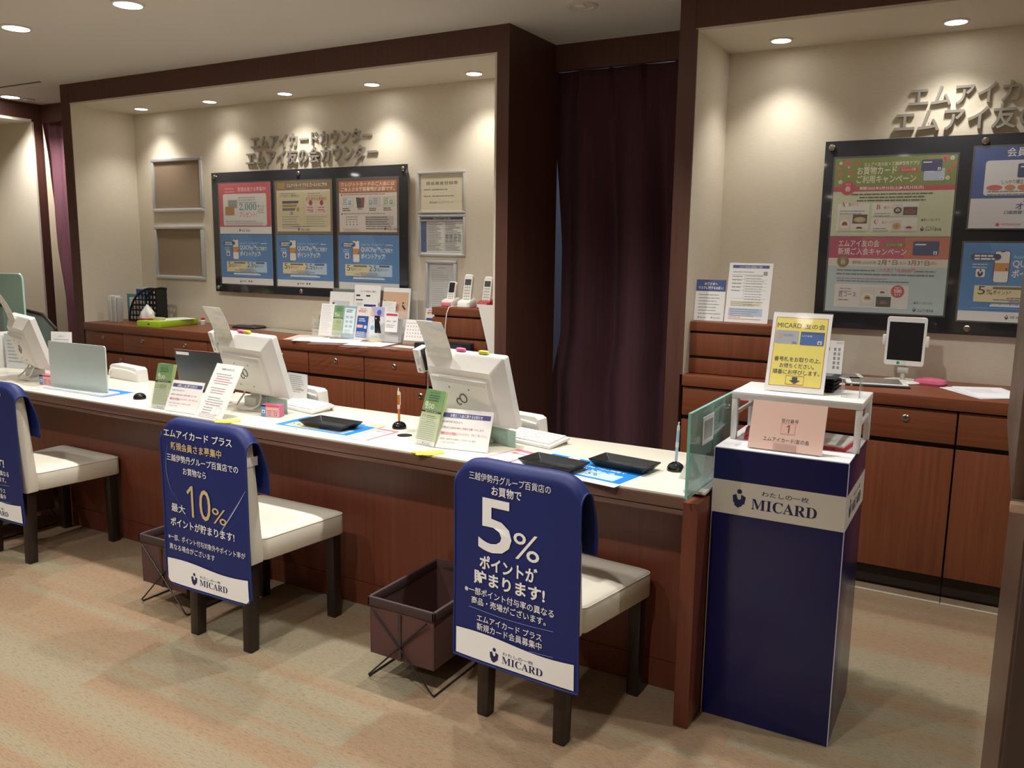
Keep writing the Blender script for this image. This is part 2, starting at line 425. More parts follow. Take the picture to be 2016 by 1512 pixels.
for i, x in enumerate((-5.356, -4.659, -3.976, -3.282, -2.572)):
    downlight(x, 4.06, ZI, 0.042, '%s recessed lamp from the left in the soffit of the left alcove' % ords[i], gA, ALCOVE_W, ALCOVE_COL, 104, 1.0)
for i, x in enumerate((-0.932, -0.233, 0.466)):
    downlight(x, 4.05, ZI, 0.042, '%s recessed lamp from the left in the soffit of the right alcove' % ords[i], 'recessed downlights in the right alcove soffit', ALCOVE_W, ALCOVE_COL, 104, 1.0)
gC = 'recessed downlights in the main ceiling'
for x, y, lab in ((-4.463, 2.67, 'glowing recessed ceiling lamp near the left edge, above the first monitor'),
                  (-3.562, 2.66, 'glowing recessed ceiling lamp at the top edge, right of the other one over the desk'),
                  (-6.579, 3.851, 'glowing recessed ceiling lamp close to the left wall header')):
    downlight(x, y, ZC, 0.062, lab, gC, ROOM_W, ROOM_COL, 128, 0.85)
k = 0
for y in (2.66, 0.75, -0.9, -2.6):
    for x in (-5.8, -4.46, -2.66, -1.76, -0.86, 0.9):
        if y == 2.66 and x in (-4.46, -5.8): continue
        if y == 0.75 and x in (0.9,): continue
        k += 1
        downlight(x, y, ZC, 0.062, 'unseen ceiling lamp, %s from the left in the row %s' % (('first', 'second', 'third', 'fourth', 'fifth', 'sixth')[(-5.8, -4.46, -2.66, -1.76, -0.86, 0.9).index(x)], {2.66: 'over the desk', 0.75: 'just in front of the viewer', -0.9: 'just behind the viewer', -2.6: 'far behind the viewer'}[y]), gC, ROOM_W * (1.0 if y > 0 else 0.9), ROOM_COL, 128, 0.85)
spk = thing('ceiling_speaker', 'round pale unlit fitting in the ceiling in front of the curtain', 'ceiling fitting', (-1.724, 3.62, ZC))
MB().lathe([(0.075, 0), (0.073, -0.006), (0.055, -0.008), (0.048, -0.002), (0.02, -0.002)], M('#cfc9be', 0.6), 32).build('housing', spk)
MB().box(-0.025, 0.02, -0.03, 0.02, -0.006, -0.0015, M('#e8e2d6', 0.5), 0.002).build('lens', spk)
# passage lamp behind the curtains
for x, y, e, c in ((-1.75, 5.0, 9, (0.62, 0.72, 1.0)), (-6.95, 4.5, 22, (1, 0.95, 0.88))):
    t = thing('passage_lamp', 'small lamp in the passage hidden behind the %s curtain' % ('middle' if x > -3 else 'left'), 'lamp', (x, y, ZC))
    MB().cyl((0, 0, 0), (0, 0, -0.01), 0.05, LAMP, 20).build('lamp', t)
    l = spot('bulb', t, -0.04, e, c, 170, 0.4, 0.05)
# exit sign on the ceiling behind the viewer (it shows as a reflection in the right board)
t = thing('exit_sign', 'white ceiling sign with a green arrow, hanging behind the viewer', 'sign', (-1.03, -1.35, ZC))
MB().box(-0.14, 0.14, -0.02, 0.0, -0.26, -0.03, emis('sign_face', (0.75, 1, 0.9), 0.5)).build('panel', t)
MB().prism([(0.09, -0.125), (-0.01, -0.125), (-0.01, -0.085), (-0.10, -0.145), (-0.01, -0.205), (-0.01, -0.165), (0.09, -0.165)], 0.0, 0.003, emis('sign_arrow', (0.0, 0.35, 0.22), 0.5)).build('arrow', t)
MB().cyl((0, -0.01, 0), (0, -0.01, -0.03), 0.008, ALU).build('hanger', t)

# ================================================================ CURTAINS
def curtain(name, label, x0, x1, ztop, zbot, y, mat, npl, left_edge, fan=0.0):
    t = thing(name, label, 'curtain', ((x0 + x1) / 2, y, 0))
    fan = fan or 0.06
    cx = (x0 + x1) / 2
    def fn(u, v):
        z = ztop + (zbot - ztop) * v
        e = left_edge(z); xx = e + (x1 - e) * u
        amp = (0.008 + fan * min(1, v * 3.0))
        ph = u * npl * 2 * math.pi + 0.6 * math.sin(3.1 * u + 2 * v)
        s = math.sin(ph)
        tight = max(0, 1 - v * 7)
        yy = amp * s + 0.006 * math.sin(2.3 * ph + 1.3) * min(1, v * 3) - 0.03 * tight * (max(0, math.cos(1.6 * ph)) ** 14)
        xx += 0.010 * math.cos(ph) * min(1, v * 4)
        return (xx - cx, yy, z)
    MB().grid(fn, 150, 40, mat, 0.003).build('cloth', t, sharp=80)
    MB().tube([(x0 - cx + 0.01, 0.02, ztop + 0.022), (x1 - cx - 0.01, 0.02, ztop + 0.022)], 0.006, M('#3a2722', 0.5)).build('curtain_rail', t)
    return t
curtain('curtain', 'dark plum pleated curtain closing the passage between the two alcoves', -2.20, -1.25, 2.40, 0.02, 4.345, CURTAIN, 3.3,
        lambda z: -2.225 + 0.045 * max(0, min(1, (2.15 - z) / 0.7)) if z > 0.95 else -2.18 - 0.05 * min(1, (0.95 - z) / 0.25))
curtain('curtain', 'purple gathered curtain left of the big alcove, pulled towards its frame', -6.80, -5.79, 2.40, 0.02, 4.262, CURTAIN2, 7.2,
        lambda z: -6.815 + 0.025 * max(0, min(1, (2.0 - z) / 0.6)) + 0.07 * max(0, min(1, (1.4 - z) / 0.4)), 0.022)

# ================================================================ BACK CABINETS
def cabinet(x0, x1, label, group, lock_drawer=True, lock_door='r'):
    wd = x1 - x0; t = thing('drawer_cabinet', label, 'cabinet', ((x0 + x1) / 2, YF, 0), 0, group)
    h = wd / 2
    MB().box(-h + 0.001, h - 0.001, 0.022, YB - YF - 0.002, 0.05, 0.8195, DARKW).build('carcass', t)
    MB().box(-h + 0.001, h - 0.001, 0.042, 0.049, 0, 0.030, M('#e6e2d6', 0.6)).build('skirting', t)
    MB().box(-h + 0.001, h - 0.001, 0.05, 0.068, 0.03, 0.128, M('#3a1f16', 0.5)).build('kick_board', t)
    d = MB().box(-h + 0.003, h - 0.003, 0, 0.022, 0.687, 0.8185, CAB_H, 0.0012).build('drawer', t)
    e = MB().box(-h + 0.003, h - 0.003, 0, 0.022, 0.130, 0.666, CAB_V, 0.0012).build('door', t)
    def lock(x, z, par):
        m = MB(); X = xf((x, 0, z), R(90))
        m.lathe([(0.0145, 0), (0.0145, 0.004), (0.011, 0.007), (0.009, 0.007), (0.0085, 0.004)], STEEL, 20, X)
        m.box(-0.0012, 0.0012, -0.006, 0.006, 0.004, 0.0046, BLACK, 0, X)
        m.build('lock', par)
    if lock_drawer: lock(0, 0.777, d)
    if lock_door: lock(h - 0.035 if lock_door == 'r' else -h + 0.035, 0.627, e)
    return t
bx = [-5.676, -5.257, -4.83, -4.395, -3.96, -3.524, -3.10, -2.665, -2.244]
oL = ['first', 'second', 'third', 'fourth', 'fifth', 'sixth', 'seventh', 'eighth']
for i in range(8):
    cabinet(bx[i] + 0.0005, bx[i + 1] - 0.0005, '%s reddish brown drawer and door cabinet from the left under the left alcove worktop' % oL[i], 'cabinets of the left alcove', True, 'r' if i % 2 == 0 else None)
bxr = [-1.214, -0.834, -0.455, -0.078, 0.30, 0.68, 1.06]
for i in range(6):
    cabinet(bxr[i] + 0.0005, bxr[i + 1] - 0.0005, '%s reddish brown drawer and door cabinet from the left under the right alcove worktop' % oL[i], 'cabinets of the right alcove', True, None)
tag(MB().box(-5.6755, -2.2445, YF - 0.010, YB - 0.001, 0.821, ZT, CAB_H, 0.002).build('worktop', None, (0, 0, 0)), 'long reddish brown worktop across the left alcove', 'worktop')
tag(MB().box(-1.2135, 1.36, YF - 0.010, YB - 0.001, 0.825, ZT, CAB_H, 0.002).build('worktop', None, (0, 0, 0)), 'reddish brown worktop across the right alcove', 'worktop')

def drawer_chest(x, y, wd, dp, label):
    t = thing('desktop_drawer_chest', label, 'drawer chest', (x, y, ZT)); h = wd / 2
    MB().box(-h + 0.006, h - 0.006, 0.016, dp, 0.0, 0.2, DARKW).build('carcass', t)
    MB().box(-h, h, 0.0, dp, 0.2, 0.243, CAB_H, 0.0015).build('top_board', t)
    MB().box(-h + 0.002, h - 0.002, 0.003, 0.018, 0.085, 0.189, CAB_V, 0.0015).build('drawer', t)
    MB().box(-h + 0.002, h - 0.002, 0.003, 0.018, 0.003, 0.072, CAB_V, 0.0015).build('drawer', t)
    return t
drawer_chest(-2.497, 3.80, 0.352, 0.30, 'small brown drawer chest on the left worktop carrying the cordless phones')
drawer_chest(-1.025, 3.80, 0.372, 0.34, 'small brown drawer chest on the right worktop carrying two upright notices')

# ================================================================ RECEPTION DESK
dk = thing('reception_desk', 'long brown wooden reception desk with a cream top', 'desk', (-3.4, 2.62, 0))
def db(m, *a, **k): return m.box(a[0] + 3.4, a[1] + 3.4, a[2] - 2.62, a[3] - 2.62, a[4], a[5], a[6], k.get('bev', 0))
DX0, DX1 = -6.3, -0.736
note(db(MB(), DX0, DX1, 2.3565, 2.887, 0.712, 0.7195, DESKTOP, bev=0.001).build('desk_top', dk), 'cream laminate desk top')
m = MB(); db(m, DX0, DX1, 2.354, 2.44, 0.676, 0.7118, DESKE, bev=0.003); db(m, DX0, DX1, 2.360, 2.43, 0.6735, 0.6762, DARKW); db(m, DX0, DX1, 2.358, 2.42, 0.656, 0.6735, DESKE, bev=0.004)
db(m, DX0, DX1, 2.44, 2.887, 0.69, 0.7118, DESKE); m.build('edge_moulding', dk)
db(MB(), DX0, DX1, 2.517, 2.54, 0.10, 0.69, DESKW).build('front_panel', dk)
db(MB(), DX0, DX1, 2.516, 2.54, 0.0, 0.0975, DESKW).build('plinth', dk)
db(MB(), DX1, -0.690, 2.322, 2.90, 0, 0.7105, DESKW, bev=0.002).build('end_panel', dk)
db(MB(), DX0, -0.74, 2.86, 2.88, 0.2, 0.66, DESKW).build('rear_rail', dk)
for gx, gy in ((-1.585, 2.66), (-1.93, 2.56)):
    m = MB(); m.cyl((gx + 3.4, gy - 2.62, 0.7195), (gx + 3.4, gy - 2.62, 0.7199), 0.03, BLACK, 24); m.build('cable_grommet', dk)

# ================================================================ CHAIRS
def ring4(xa, xb, ya, yb, z, r, n=4, fx=None):
    """rounded ring between rear (y=ya, half width xa) and front (y=yb, half width xb)"""
    base = rr(2, 2, 0.0001 + r / 0.2, n)
    out = []
    for px, py in base:
        t = (py + 1) / 2
        out.append((px * (xa + (xb - xa) * t), ya + (yb - ya) * t, z))
    return out
def chair(x, y, rz, label):
    t = thing('dining_chair', label, 'chair', (x, y, 0), rz, 'white upholstered chairs along the desk')
    m = MB()
    zs = [(0.336, 0.001), (0.340, -0.003), (0.408, -0.003), (0.417, 0.001), (0.4225, 0.008), (0.4275, 0.045), (0.430, 0.11)]
    m.loft([ring4(0.183 - i, 0.226 - i, 0.018 + i * 0.6, 0.401 - i, z, 0.028) for z, i in zs], LEATHER)
    m.tube([(x_, y_, 0.4155) for x_, y_, z_ in ring4(0.1845, 0.2275, 0.017, 0.4025, 0, 0.028)], 0.0016, LEATHER, 6, None, True)
    m.build('seat', t, sharp=50)
    m = MB()
    rings = []
    for z, yr, yf, h in ((0.334, -0.036, 0.026, 0.178), (0.345, -0.038, 0.028, 0.180), (0.43, -0.043, 0.022, 0.180), (0.55, -0.052, 0.012, 0.181), (0.68, -0.061, 0.0, 0.183), (0.78, -0.068, -0.012, 0.186), (0.805, -0.068, -0.016, 0.180), (0.817, -0.062, -0.024, 0.162)):
        rings.append([(px * h, yr + (yf - yr) * (py + 1) / 2, z - (0.012 * px ** 2 if z > 0.7 else 0)) for px, py in rr(2, 2, 0.22, 4)])
    m.loft(rings, LEATHER); m.build('backrest', t, sharp=50)
    for sx in (-1, 1):
        for lx, ly, k in ((0.1375, 0.0, 0), (0.193, 0.366, 1)):
            m = MB(); a, b = 0.0225, 0.019
            m.loft([[(sx * lx + px * s, ly + dy + py * s, z) for px, py in rr(2, 2, 0.15, 2)] for z, s, dy in ((0.0, b, -0.012 if not k else 0.0), (0.004, b + 0.001, -0.012 if not k else 0), (0.336, a, 0.0))], LEG)
            note(m.build('leg', t), 'dark wooden leg')
    return t
chair(-3.826, 2.103, 0.0, 'white upholstered chair at the left edge of the photo, half covered by a navy banner')
chair(-2.338, 2.014, 0.0, 'white upholstered chair in the middle, under the navy 10% banner')
chair(-1.127, 2.088, R(-4), 'white upholstered chair nearest the right end of the desk, under the navy 5% banner')

GOLD = M('#c9b283', 0.5); PRINTW = M('#eeedeb', 0.6); NAVYE = M('#1a2a68', 0.6); PRN = M('#1d2354', 0.6)
def banner(x, y, rz, label, design):
    t = thing('chair_back_cover', label, 'chair cover', (x, y, 0), rz, 'navy banners draped over the chair backs')
    W_, zb, ztop, yr = 0.428, 0.205, 0.834, -0.0765
    def zt(px): return ztop - 0.055 * min(1, abs(px) / (W_ / 2)) ** 7 - 0.004 * math.cos(px * 9)
    def yrear(px, z):
        k = max(0, min(1, (z - zb) / (ztop - zb)))
        return yr + 0.0 * k - 0.006 * (1 - k) + (0.004 * math.sin(11 * px + 7 * z) + 0.010 * (px / 0.2) ** 2 * (1 - k)) * (1 - k * 0.6)
    def fn(u, v):
        px = (u - 0.5) * W_ * (1.0 + 0.04 * (0.6 - v if v < 0.6 else 0)); top = zt(px); ra = 0.034
        if v < 0.62:
            zc_ = 0.03 * max(0, abs(px) / (W_ / 2) - 0.88) / 0.12 if design == 10 else 0
            z = (zb + zc_ * 0.9) + (top - ra - zb - zc_ * 0.9) * v / 0.62
            return (px, yrear(px, z), z)
        if v < 0.78:
            a = math.pi * (v - 0.62) / 0.16
            y0 = yrear(px, top - ra)
            return (px, y0 + ra - ra * math.cos(a), top - ra + ra * math.sin(a))
        k = (v - 0.78) / 0.22
        return (px, yr + 2 * ra + 0.004 + 0.026 * k + 0.012 * math.sin(k * 3), top - ra - (top - ra - 0.585) * k)
    b = MB(); b.keep = 1; b.grid(fn, 40, 60, NAVYC, 0.003)
    # edge piping down both sides and round the hem
    pts = [fn(0, v / 40) for v in range(0, 41)]; pts2 = [fn(1, v / 40) for v in range(40, -1, -1)]
    hem = [fn(1 - u / 20, 0) for u in range(1, 20)]; hemf = [fn(u / 20, 1) for u in range(1, 20)]
    note(MB().tube(pts + hemf + pts2 + hem, 0.0035, NAVYE, 6, None, True).build('piping', t, sharp=80), 'dark blue edge piping')
    s = Sheet(W_, ztop - zb, 100, None, fn=lambda a, c, d: (a - W_ / 2, yrear(a - W_ / 2, zb + c) - 0.0022 - d, zb + c), eps=0.0006)
    V = s.V; m = PRINTW
    T = lambda txt, u0, u1, v0, v1, mm=m, bold=0.0, L=1, ser=False, dy=0: s.text(txt, (u0 + u1) * 50, V * (1 - v1) + dy, V * (v1 - v0), mm, bold, 'c', (u1 - u0) * 100, L, ser)
    n = 40
    lo = 2.2
    for i in range(n):                                # white foot of the banner, in narrow strips so that it follows the cloth
        def top(u): return V * ((0.143 if design == 5 else 0.155) + 0.009 * math.sin(6.0 * u + 0.2))
        def bot(u): return lo + (3.5 * (1 - math.sqrt(max(0, 1 - (1 - min(u, 1 - u) / 0.06) ** 2))) if min(u, 1 - u) < 0.06 and design == 10 else 0)
        u0, u1 = 0.016 + 0.968 * i / n, 0.016 + 0.968 * (i + 1) / n
        for q in range(6):
            f0, f1 = q / 6, (q + 1) / 6
            s.poly([(u0 * 100, bot(u0) + (top(u0) - bot(u0)) * f0), (u1 * 100, bot(u1) + (top(u1) - bot(u1)) * f0), (u1 * 100, bot(u1) + (top(u1) - bot(u1)) * f1), (u0 * 100, bot(u0) + (top(u0) - bot(u0)) * f1)], PRINTW, 1)
    if design == 5:
        T('三越伊勢丹グループ百貨店の', 0.13, 0.78, 0.062, 0.100)
        T('お買物で', 0.32, 0.56, 0.112, 0.158, bold=0.012)
        T('5', 0.21, 0.49, 0.175, 0.435, bold=0.012)
        T('%', 0.505, 0.71, 0.305, 0.430, bold=0.0)
        T('ポイントが', 0.22, 0.70, 0.455, 0.525, bold=0.028)
        T('貯まります!', 0.17, 0.76, 0.535, 0.607, bold=0.028)
        T('※一部ポイント付与率の異なる', 0.09, 0.83, 0.626, 0.664, bold=0.008)
        T('商品・売場がございます。', 0.15, 0.77, 0.674, 0.712, bold=0.008)
        T('エムアイカード プラス', 0.20, 0.74, 0.758, 0.792, bold=0.006)
        T('新規カード会員募集中', 0.20, 0.74, 0.800, 0.838, bold=0.006)
        for v in (0.732, 0.826 + 0.03):
            for i in range(30):
                a, b_ = 0.13 + 0.70 * i / 30, 0.13 + 0.70 * (i + 1) / 30
                f = lambda u: V * (1 - v - 0.008 * math.sin((u - 0.13) * 5))
                if v > 0.8 and f(a) < top(a) + 0.5: continue
                s.poly([(a * 100, f(a)), (b_ * 100, f(b_)), (b_ * 100, f(b_) + 0.35), (a * 100, f(a) + 0.35)], M('#8f97c4', 0.6), 2)
        ly = 0.965
    else:
        T('エムアイカード プラス', 0.06, 0.86, 0.066, 0.112, bold=0.012)
        T('新規会員さま募集中', 0.14, 0.74, 0.138, 0.186, GOLD, 0.018)
        T('三越伊勢丹グループ百貨店での', 0.08, 0.92, 0.21, 0.252, bold=0.004)
        T('お買物なら', 0.28, 0.56, 0.276, 0.318, bold=0.004)
        T('10', 0.31, 0.60, 0.375, 0.560, GOLD, 0.0)
        T('%', 0.615, 0.78, 0.470, 0.560, GOLD, 0.0)
        T('最大', 0.10, 0.28, 0.502, 0.552, bold=0.004)
        T('ポイントが貯まります!', 0.08, 0.86, 0.588, 0.640, bold=0.012)
        T('※一部、ポイント付与対象外やポイント率が', 0.04, 0.97, 0.690, 0.726)
        T('異なる場合がございます', 0.05, 0.62, 0.748, 0.784)
        glow = M('#6d86c9', 0.6); g2 = M('#2c4fa0', 0.6)
        for (xa, ya), (xb, yb), (xc, yc), wd, mm in (((0.97, 0.36), (0.80, 0.52), (0.66, 0.64), 0.7, glow), ((0.99, 0.34), (0.84, 0.50), (0.66, 0.64), 0.35, PRINTW), ((0.10, 0.16), (0.00, 0.34), (0.15, 0.47), 0.5, glow), ((0.13, 0.42), (0.20, 0.50), (0.36, 0.62), 0.8, g2), ((0.30, 0.60), (0.55, 0.74), (0.92, 0.50), 0.8, g2)):
            P = []
            for i in range(25):
                q = i / 24
                P.append((((1 - q) ** 2 * xa + 2 * q * (1 - q) * xb + q * q * xc) * 100, V * (1 - ((1 - q) ** 2 * ya + 2 * q * (1 - q) * yb + q * q * yc)), wd * math.sin(math.pi * q) + 0.08))
            for (a, b_, c), (d, e, f) in zip(P, P[1:]):
                s.poly([(a - c / 2, b_), (d - f / 2, e), (d + f / 2, e), (a + c / 2, b_)], mm, 0.4)
        ly = 0.955
    s.emblem(35.5, V * (1 - ly + 0.028), V * 0.075, PRN, 2)
    s.text('わたしの一枚', 55, V * (1 - ly + 0.043), V * 0.017, PRN, 0, 'c', 25, 2)
    s.text('MICARD', 42, V * (1 - ly), V * 0.037, PRN, 0, 'l', 33, 2, True)
    b.merge(s.mb); b.build('cloth', t, sharp=70)
    if design == 10:
        note(MB().box(0.1845, 0.1865, -0.070, 0.004, 0.690, 0.722, PAPER, 0.0005, xf((0, 0, 0), R(0))).build('elastic_band', t), 'white elastic band')
    return t
banner(-3.826, 2.103, 0.0, 'navy banner draped over the chair at the left edge of the photo', 5)
banner(-2.338, 2.014, 0.0, 'navy banner with gold 10% draped over the middle chair', 10)
banner(-1.124, 2.088, R(-4), 'navy banner with a big white 5% draped over the right chair', 5)

# ================================================================ WIRE BASKETS
FAB = M('#52332f', 0.75, bump=(500, 0.15)); FABR = M('#3b2a2a', 0.7)
def basket(x, y, label):
    t = thing('luggage_basket', label, 'basket', (x, y, 0), 0, 'brown fabric baskets on wire stands')
    hx, d, z0, z1 = 0.13, 0.39, 0.088, 0.285
    m = MB(); th = 0.003
    def wall(P):
        m.grid(P, 10, 8, FAB, th)
    sag = lambda u, v: 0.008 * math.sin(math.pi * u) * math.sin(math.pi * v)
    wall(lambda u, v: (-hx + 2 * hx * u, 0.004 - sag(u, v), z0 + (z1 - z0) * v))
    wall(lambda u, v: (-hx + 2 * hx * u, d - 0.004 + sag(u, v), z0 + (z1 - z0) * v))
    wall(lambda u, v: (-hx + 0.002 - sag(u, v), d * u, z0 + (z1 - z0) * v))
    wall(lambda u, v: (hx - 0.002 + sag(u, v), d * u, z0 + (z1 - z0) * v))
    m.box(-hx + 0.002, hx - 0.002, 0.004, d - 0.004, z0, z0 + 0.004, FAB)
    m.build('fabric_tub', t, sharp=60)
    r = MB()
    for a, b_ in (((-hx, 0), (hx, 0)), ((hx, 0), (hx, d)), ((hx, d), (-hx, d)), ((-hx, d), (-hx, 0))):
        x0, x1 = sorted((a[0], b_[0])); y0, y1 = sorted((a[1], b_[1]))
        r.box(x0 - 0.006, x1 + 0.006, y0 - 0.006, y1 + 0.006, z1 - 0.028, z1 + 0.004, FABR, 0.004)
    note(r.build('folded_rim', t), 'dark folded rim')
    for s_ in (1, -1):
        pts = [(-s_ * (hx - 0.02), -0.011, z1 - 0.035), (s_ * (hx + 0.0), -0.011, 0.012), (s_ * (hx + 0.003), -0.004, 0.004), (s_ * (hx + 0.003), d + 0.004, 0.004), (s_ * hx, d + 0.011, 0.012), (-s_ * (hx - 0.02), d + 0.011, z1 - 0.035)]
        note(MB().tube(pts, 0.003, BLACK, 8).build('wire_leg', t), 'thin black wire leg')
    m = MB(); m.box(-0.006, 0.006, -0.0105, -0.0075, z0 + 0.005, z1 - 0.03, FABR); m.build('strap', t)
    return t
basket(-1.588, 2.080, 'brown fabric basket on black wire legs left of the right chair')
basket(-2.762, 2.080, 'brown fabric basket half hidden behind the 10% banner')
basket(-4.235, 2.080, 'dark fabric basket behind the leftmost chair')

# ================================================================ BLUE DISPLAY PLINTH
t = thing('display_plinth', 'tall glossy navy cardboard plinth with a cream lettered band, at the desk end', 'plinth', (-0.495, 2.445, 0))
H_, HX, DP = 0.86, 0.19, 0.37
BANDW = M('#d8d2c6', 0.45)
m = MB(); m.box(-HX, HX, 0, DP, 0.0, H_ - 0.002, NAVY, 0.0015)
for sx in (-1, 1): m.box(sx * HX - 0.0012, sx * HX + 0.0012, -0.0012, 0.0012, 0.0, H_ - 0.002, M('#c9c8d6', 0.6))
m.build('body', t)
note(MB().box(-HX + 0.001, HX - 0.001, 0.001, DP - 0.001, H_ - 0.002, H_ + 0.001, M('#f3f1f4', 0.25)).build('top_sheet', t), 'glossy white top')
s = Sheet(2 * HX, 0.103, 100, BANDW, 0.0005)
s.emblem(21.5, 13.6, 15.2, PRN); s.text('わたしの一枚', 56, 18.1, 4.2, PRN, 0, 'c', 35, 2); s.text('MICARD', 31, 6.6, 8.6, PRN, 0, 'l', 49, 2, True)
note(s.build('front_band', t, (0, -0.001, 0.660)), 'cream band with emblem')
s = Sheet(DP, 0.103, 100, BANDW, 0.0005)
s.emblem(21.5, 13.6, 15.2, PRN); s.text('わたしの一枚', 56, 18.1, 4.2, PRN, 0, 'c', 35, 2); s.text('MICARD', 31, 6.6, 8.6, PRN, 0, 'l', 49, 2, True)
note(s.build('side_band', t, (HX + 0.001, DP / 2, 0.660), (0, 0, R(90))), 'cream band with emblem')
# rack on the plinth
ZP = H_ + 0.001
t = thing('tabletop_rack', 'small white rack with four legs standing on the navy plinth', 'rack', (-0.487, 2.575, ZP))
rx, rd, rz = 0.190, 0.23, 0.151
RK = M('#e9e7e4', 0.35)
m = MB(); m.box(-rx, rx, 0, rd, rz - 0.022, rz, RK, 0.003); m.build('shelf', t)
for sx in (-1, 1):
    for yy in (0.009, rd - 0.009):
        m = MB(); m.box(sx * (rx - 0.010) - 0.009, sx * (rx - 0.010) + 0.009, yy - 0.009, yy + 0.009, 0, rz - 0.0222, RK, 0.002); m.build('leg', t)
    m = MB(); m.box(sx * (rx - 0.010) - 0.004, sx * (rx - 0.010) + 0.004, 0.0182, rd - 0.0182, 0.075, 0.087, RK, 0.001); m.build('side_rail', t)
ZR = ZP + rz
# yellow notice in a clear stand on the rack
YEL = M('#f2e36c', 0.5); ORG = M('#c8744a', 0.5)
t = thing('notice_stand', 'clear stand with the yellow number slip notice on the white rack', 'sign', (-0.507, 2.640, ZR), R(0.9))
s = Sheet(0.176, 0.25, 100, PAPER, 0.0008); V = s.V
s.rect(6, 10, 88, V - 18, YEL, 1); s.frame(6, 10, 88, V - 18, 0.8, ORG, 2)
s.text('MICARD', 9, V - 27, 8.5, INK, 0.0, 'l', 41, 2); s.text('友の会', 56, V - 28, 9.5, INK, 0.0, 'l', 34, 2)
s.rrect(7.5, V - 56, 40, 24, 2, M('#a9adb9', 0.4), 2); s.rect(12, V - 46, 6.5, 6, M('#c9a06a', 0.4), 3); s.text('MICARD', 21, V - 42.5, 3.6, M('#8a8d9c', 0.5), 0, 'l', 17, 3); s.text('VISA', 37, V - 55, 3, M('#3a4a86', 0.5), 0.02, 'l', 8, 3)
s.rrect(50.5, V - 57, 40, 24, 2, M('#2b5ea6', 0.4), 2); s.rect(50.5, V - 36, 40, 3, M('#1e4a8c', 0.4), 3); s.text('エムアイ友の会', 53, V - 42, 3.0, PAPER, 0.01, 'l', 17, 3); s.rect(80, V - 55, 7, 6.5, PAPER, 3); s.emblem(83.5, V - 51.7, 5.5, PRN, 4)
s.text('番号札をお取りの上、', 50, 54, 8.6, INK, 0.008, 'c', 79, 2); s.text('お待ちください。', 50, 42.5, 8.6, INK, 0.008, 'c', 58, 2); s.text('順番にお呼びします。', 50, 31, 8.6, INK, 0.008, 'c', 79, 2)
s.frame(34, 13.5, 31, 15.5, 0.7, ORG, 2); s.frame(34, 12.8, 31, 16.5, 0.5, ORG, 2)
s.poly([(45, 27), (54, 27), (54, 21), (59, 21), (49.5, 14.5), (40, 21), (45, 21)][::-1], M('#2d2c28', 0.5), 3)
st = s.build('notice', t, (0, 0.003, 0.0025), (-R(18.6), 0, 0))
m = MB(); m.box(-0.089, 0.089, -0.0035, -0.0025, 0, 0.254, COVER); m.box(-0.089, 0.089, 0.0022, 0.004, 0, 0.254, ACRYL)
m.build('clear_face', t, (0, 0.003, 0.0015), (-R(18.6), 0, 0))
MB().box(-0.07, 0.07, 0.0, 0.085, 0.0, 0.002, ACRYL).build('clear_foot', t)
# stacked black coin trays behind the notice
for i in range(4):
    m = MB(); z0 = 0.0001 + i * 0.0115
    m.loft([[(px * k, py * k * 0.62, z) for px, py in rr(2, 2, 0.2, 3)] for k, z in ((0.092, 0), (0.108, 0.010), (0.104, 0.010), (0.090, 0.0022))], M('#17161a', 0.45))
    tag(m.build('coin_tray', None, (-0.502, 2.7655, ZR + z0)), '%s small black tray from the bottom of the stack behind the yellow notice' % ords[i], 'tray', 'small black trays stacked on the white rack')
# empty clear bracket
m = MB(); m.box(-0.026, 0.026, 0, 0.075, 0, 0.002, ACRYL); m.box(-0.026, -0.024, 0.0, 0.06, 0.002, 0.052, ACRYL); m.box(0.024, 0.026, 0.0, 0.06, 0.002, 0.052, ACRYL)
m.box(-0.0262, -0.0238, 0.0, 0.002, 0.002, 0.052, ALU); m.box(0.0238, 0.0262, 0.0, 0.002, 0.002, 0.052, ALU)
tag(m.build('card_bracket', None, (-0.343, 2.645, ZR + 0.0002)), 'empty clear acrylic card holder on the right of the white rack', 'card holder')
# pink reception number card
PNK = M('#ebc6b6', 0.12)
t = thing('number_card_holder', 'pink reception number card in a clear holder on the front of the plinth', 'number card', (-0.491, 2.472, ZP))
s = Sheet(0.212, 0.145, 100, PNK, 0.006); V = s.V
s.text('受付番号', 53, 40, 5.6, INK, 0, 'c', 23, 1); s.rect(42, 24, 19.5, 15, M('#eebfae', 0.15), 1); s.frame(42, 24, 19.5, 15, 0.4, M('#cf8f7c', 0.4), 2)
s.text('1', 51.5, 26, 11, INK, 0, 'c', None, 3); s.text('エムアイカード/友の会', 51, 12, 6.5, INK, 0.004, 'c', 62, 1)
s.build('card', t, (0, 0.006, 0.003), (-R(19.9), 0, 0))
MB().box(-0.108, 0.108, -0.0030, -0.0015, 0, 0.147, COVER).build('clear_face', t, (0, 0.006, 0.002), (-R(19.9), 0, 0))
MB().box(-0.032, 0.032, -0.005, -0.0031, 0.0, 0.022, glass_mat('acrylic_lip', '#d9b6aa', 0.5)).build('clear_lip', t, (0, 0.006, 0.002), (-R(19.9), 0, 0))
MB().box(-0.1, 0.1, 0.0, 0.055, 0.0, 0.0018, ACRYL).build('clear_foot', t)
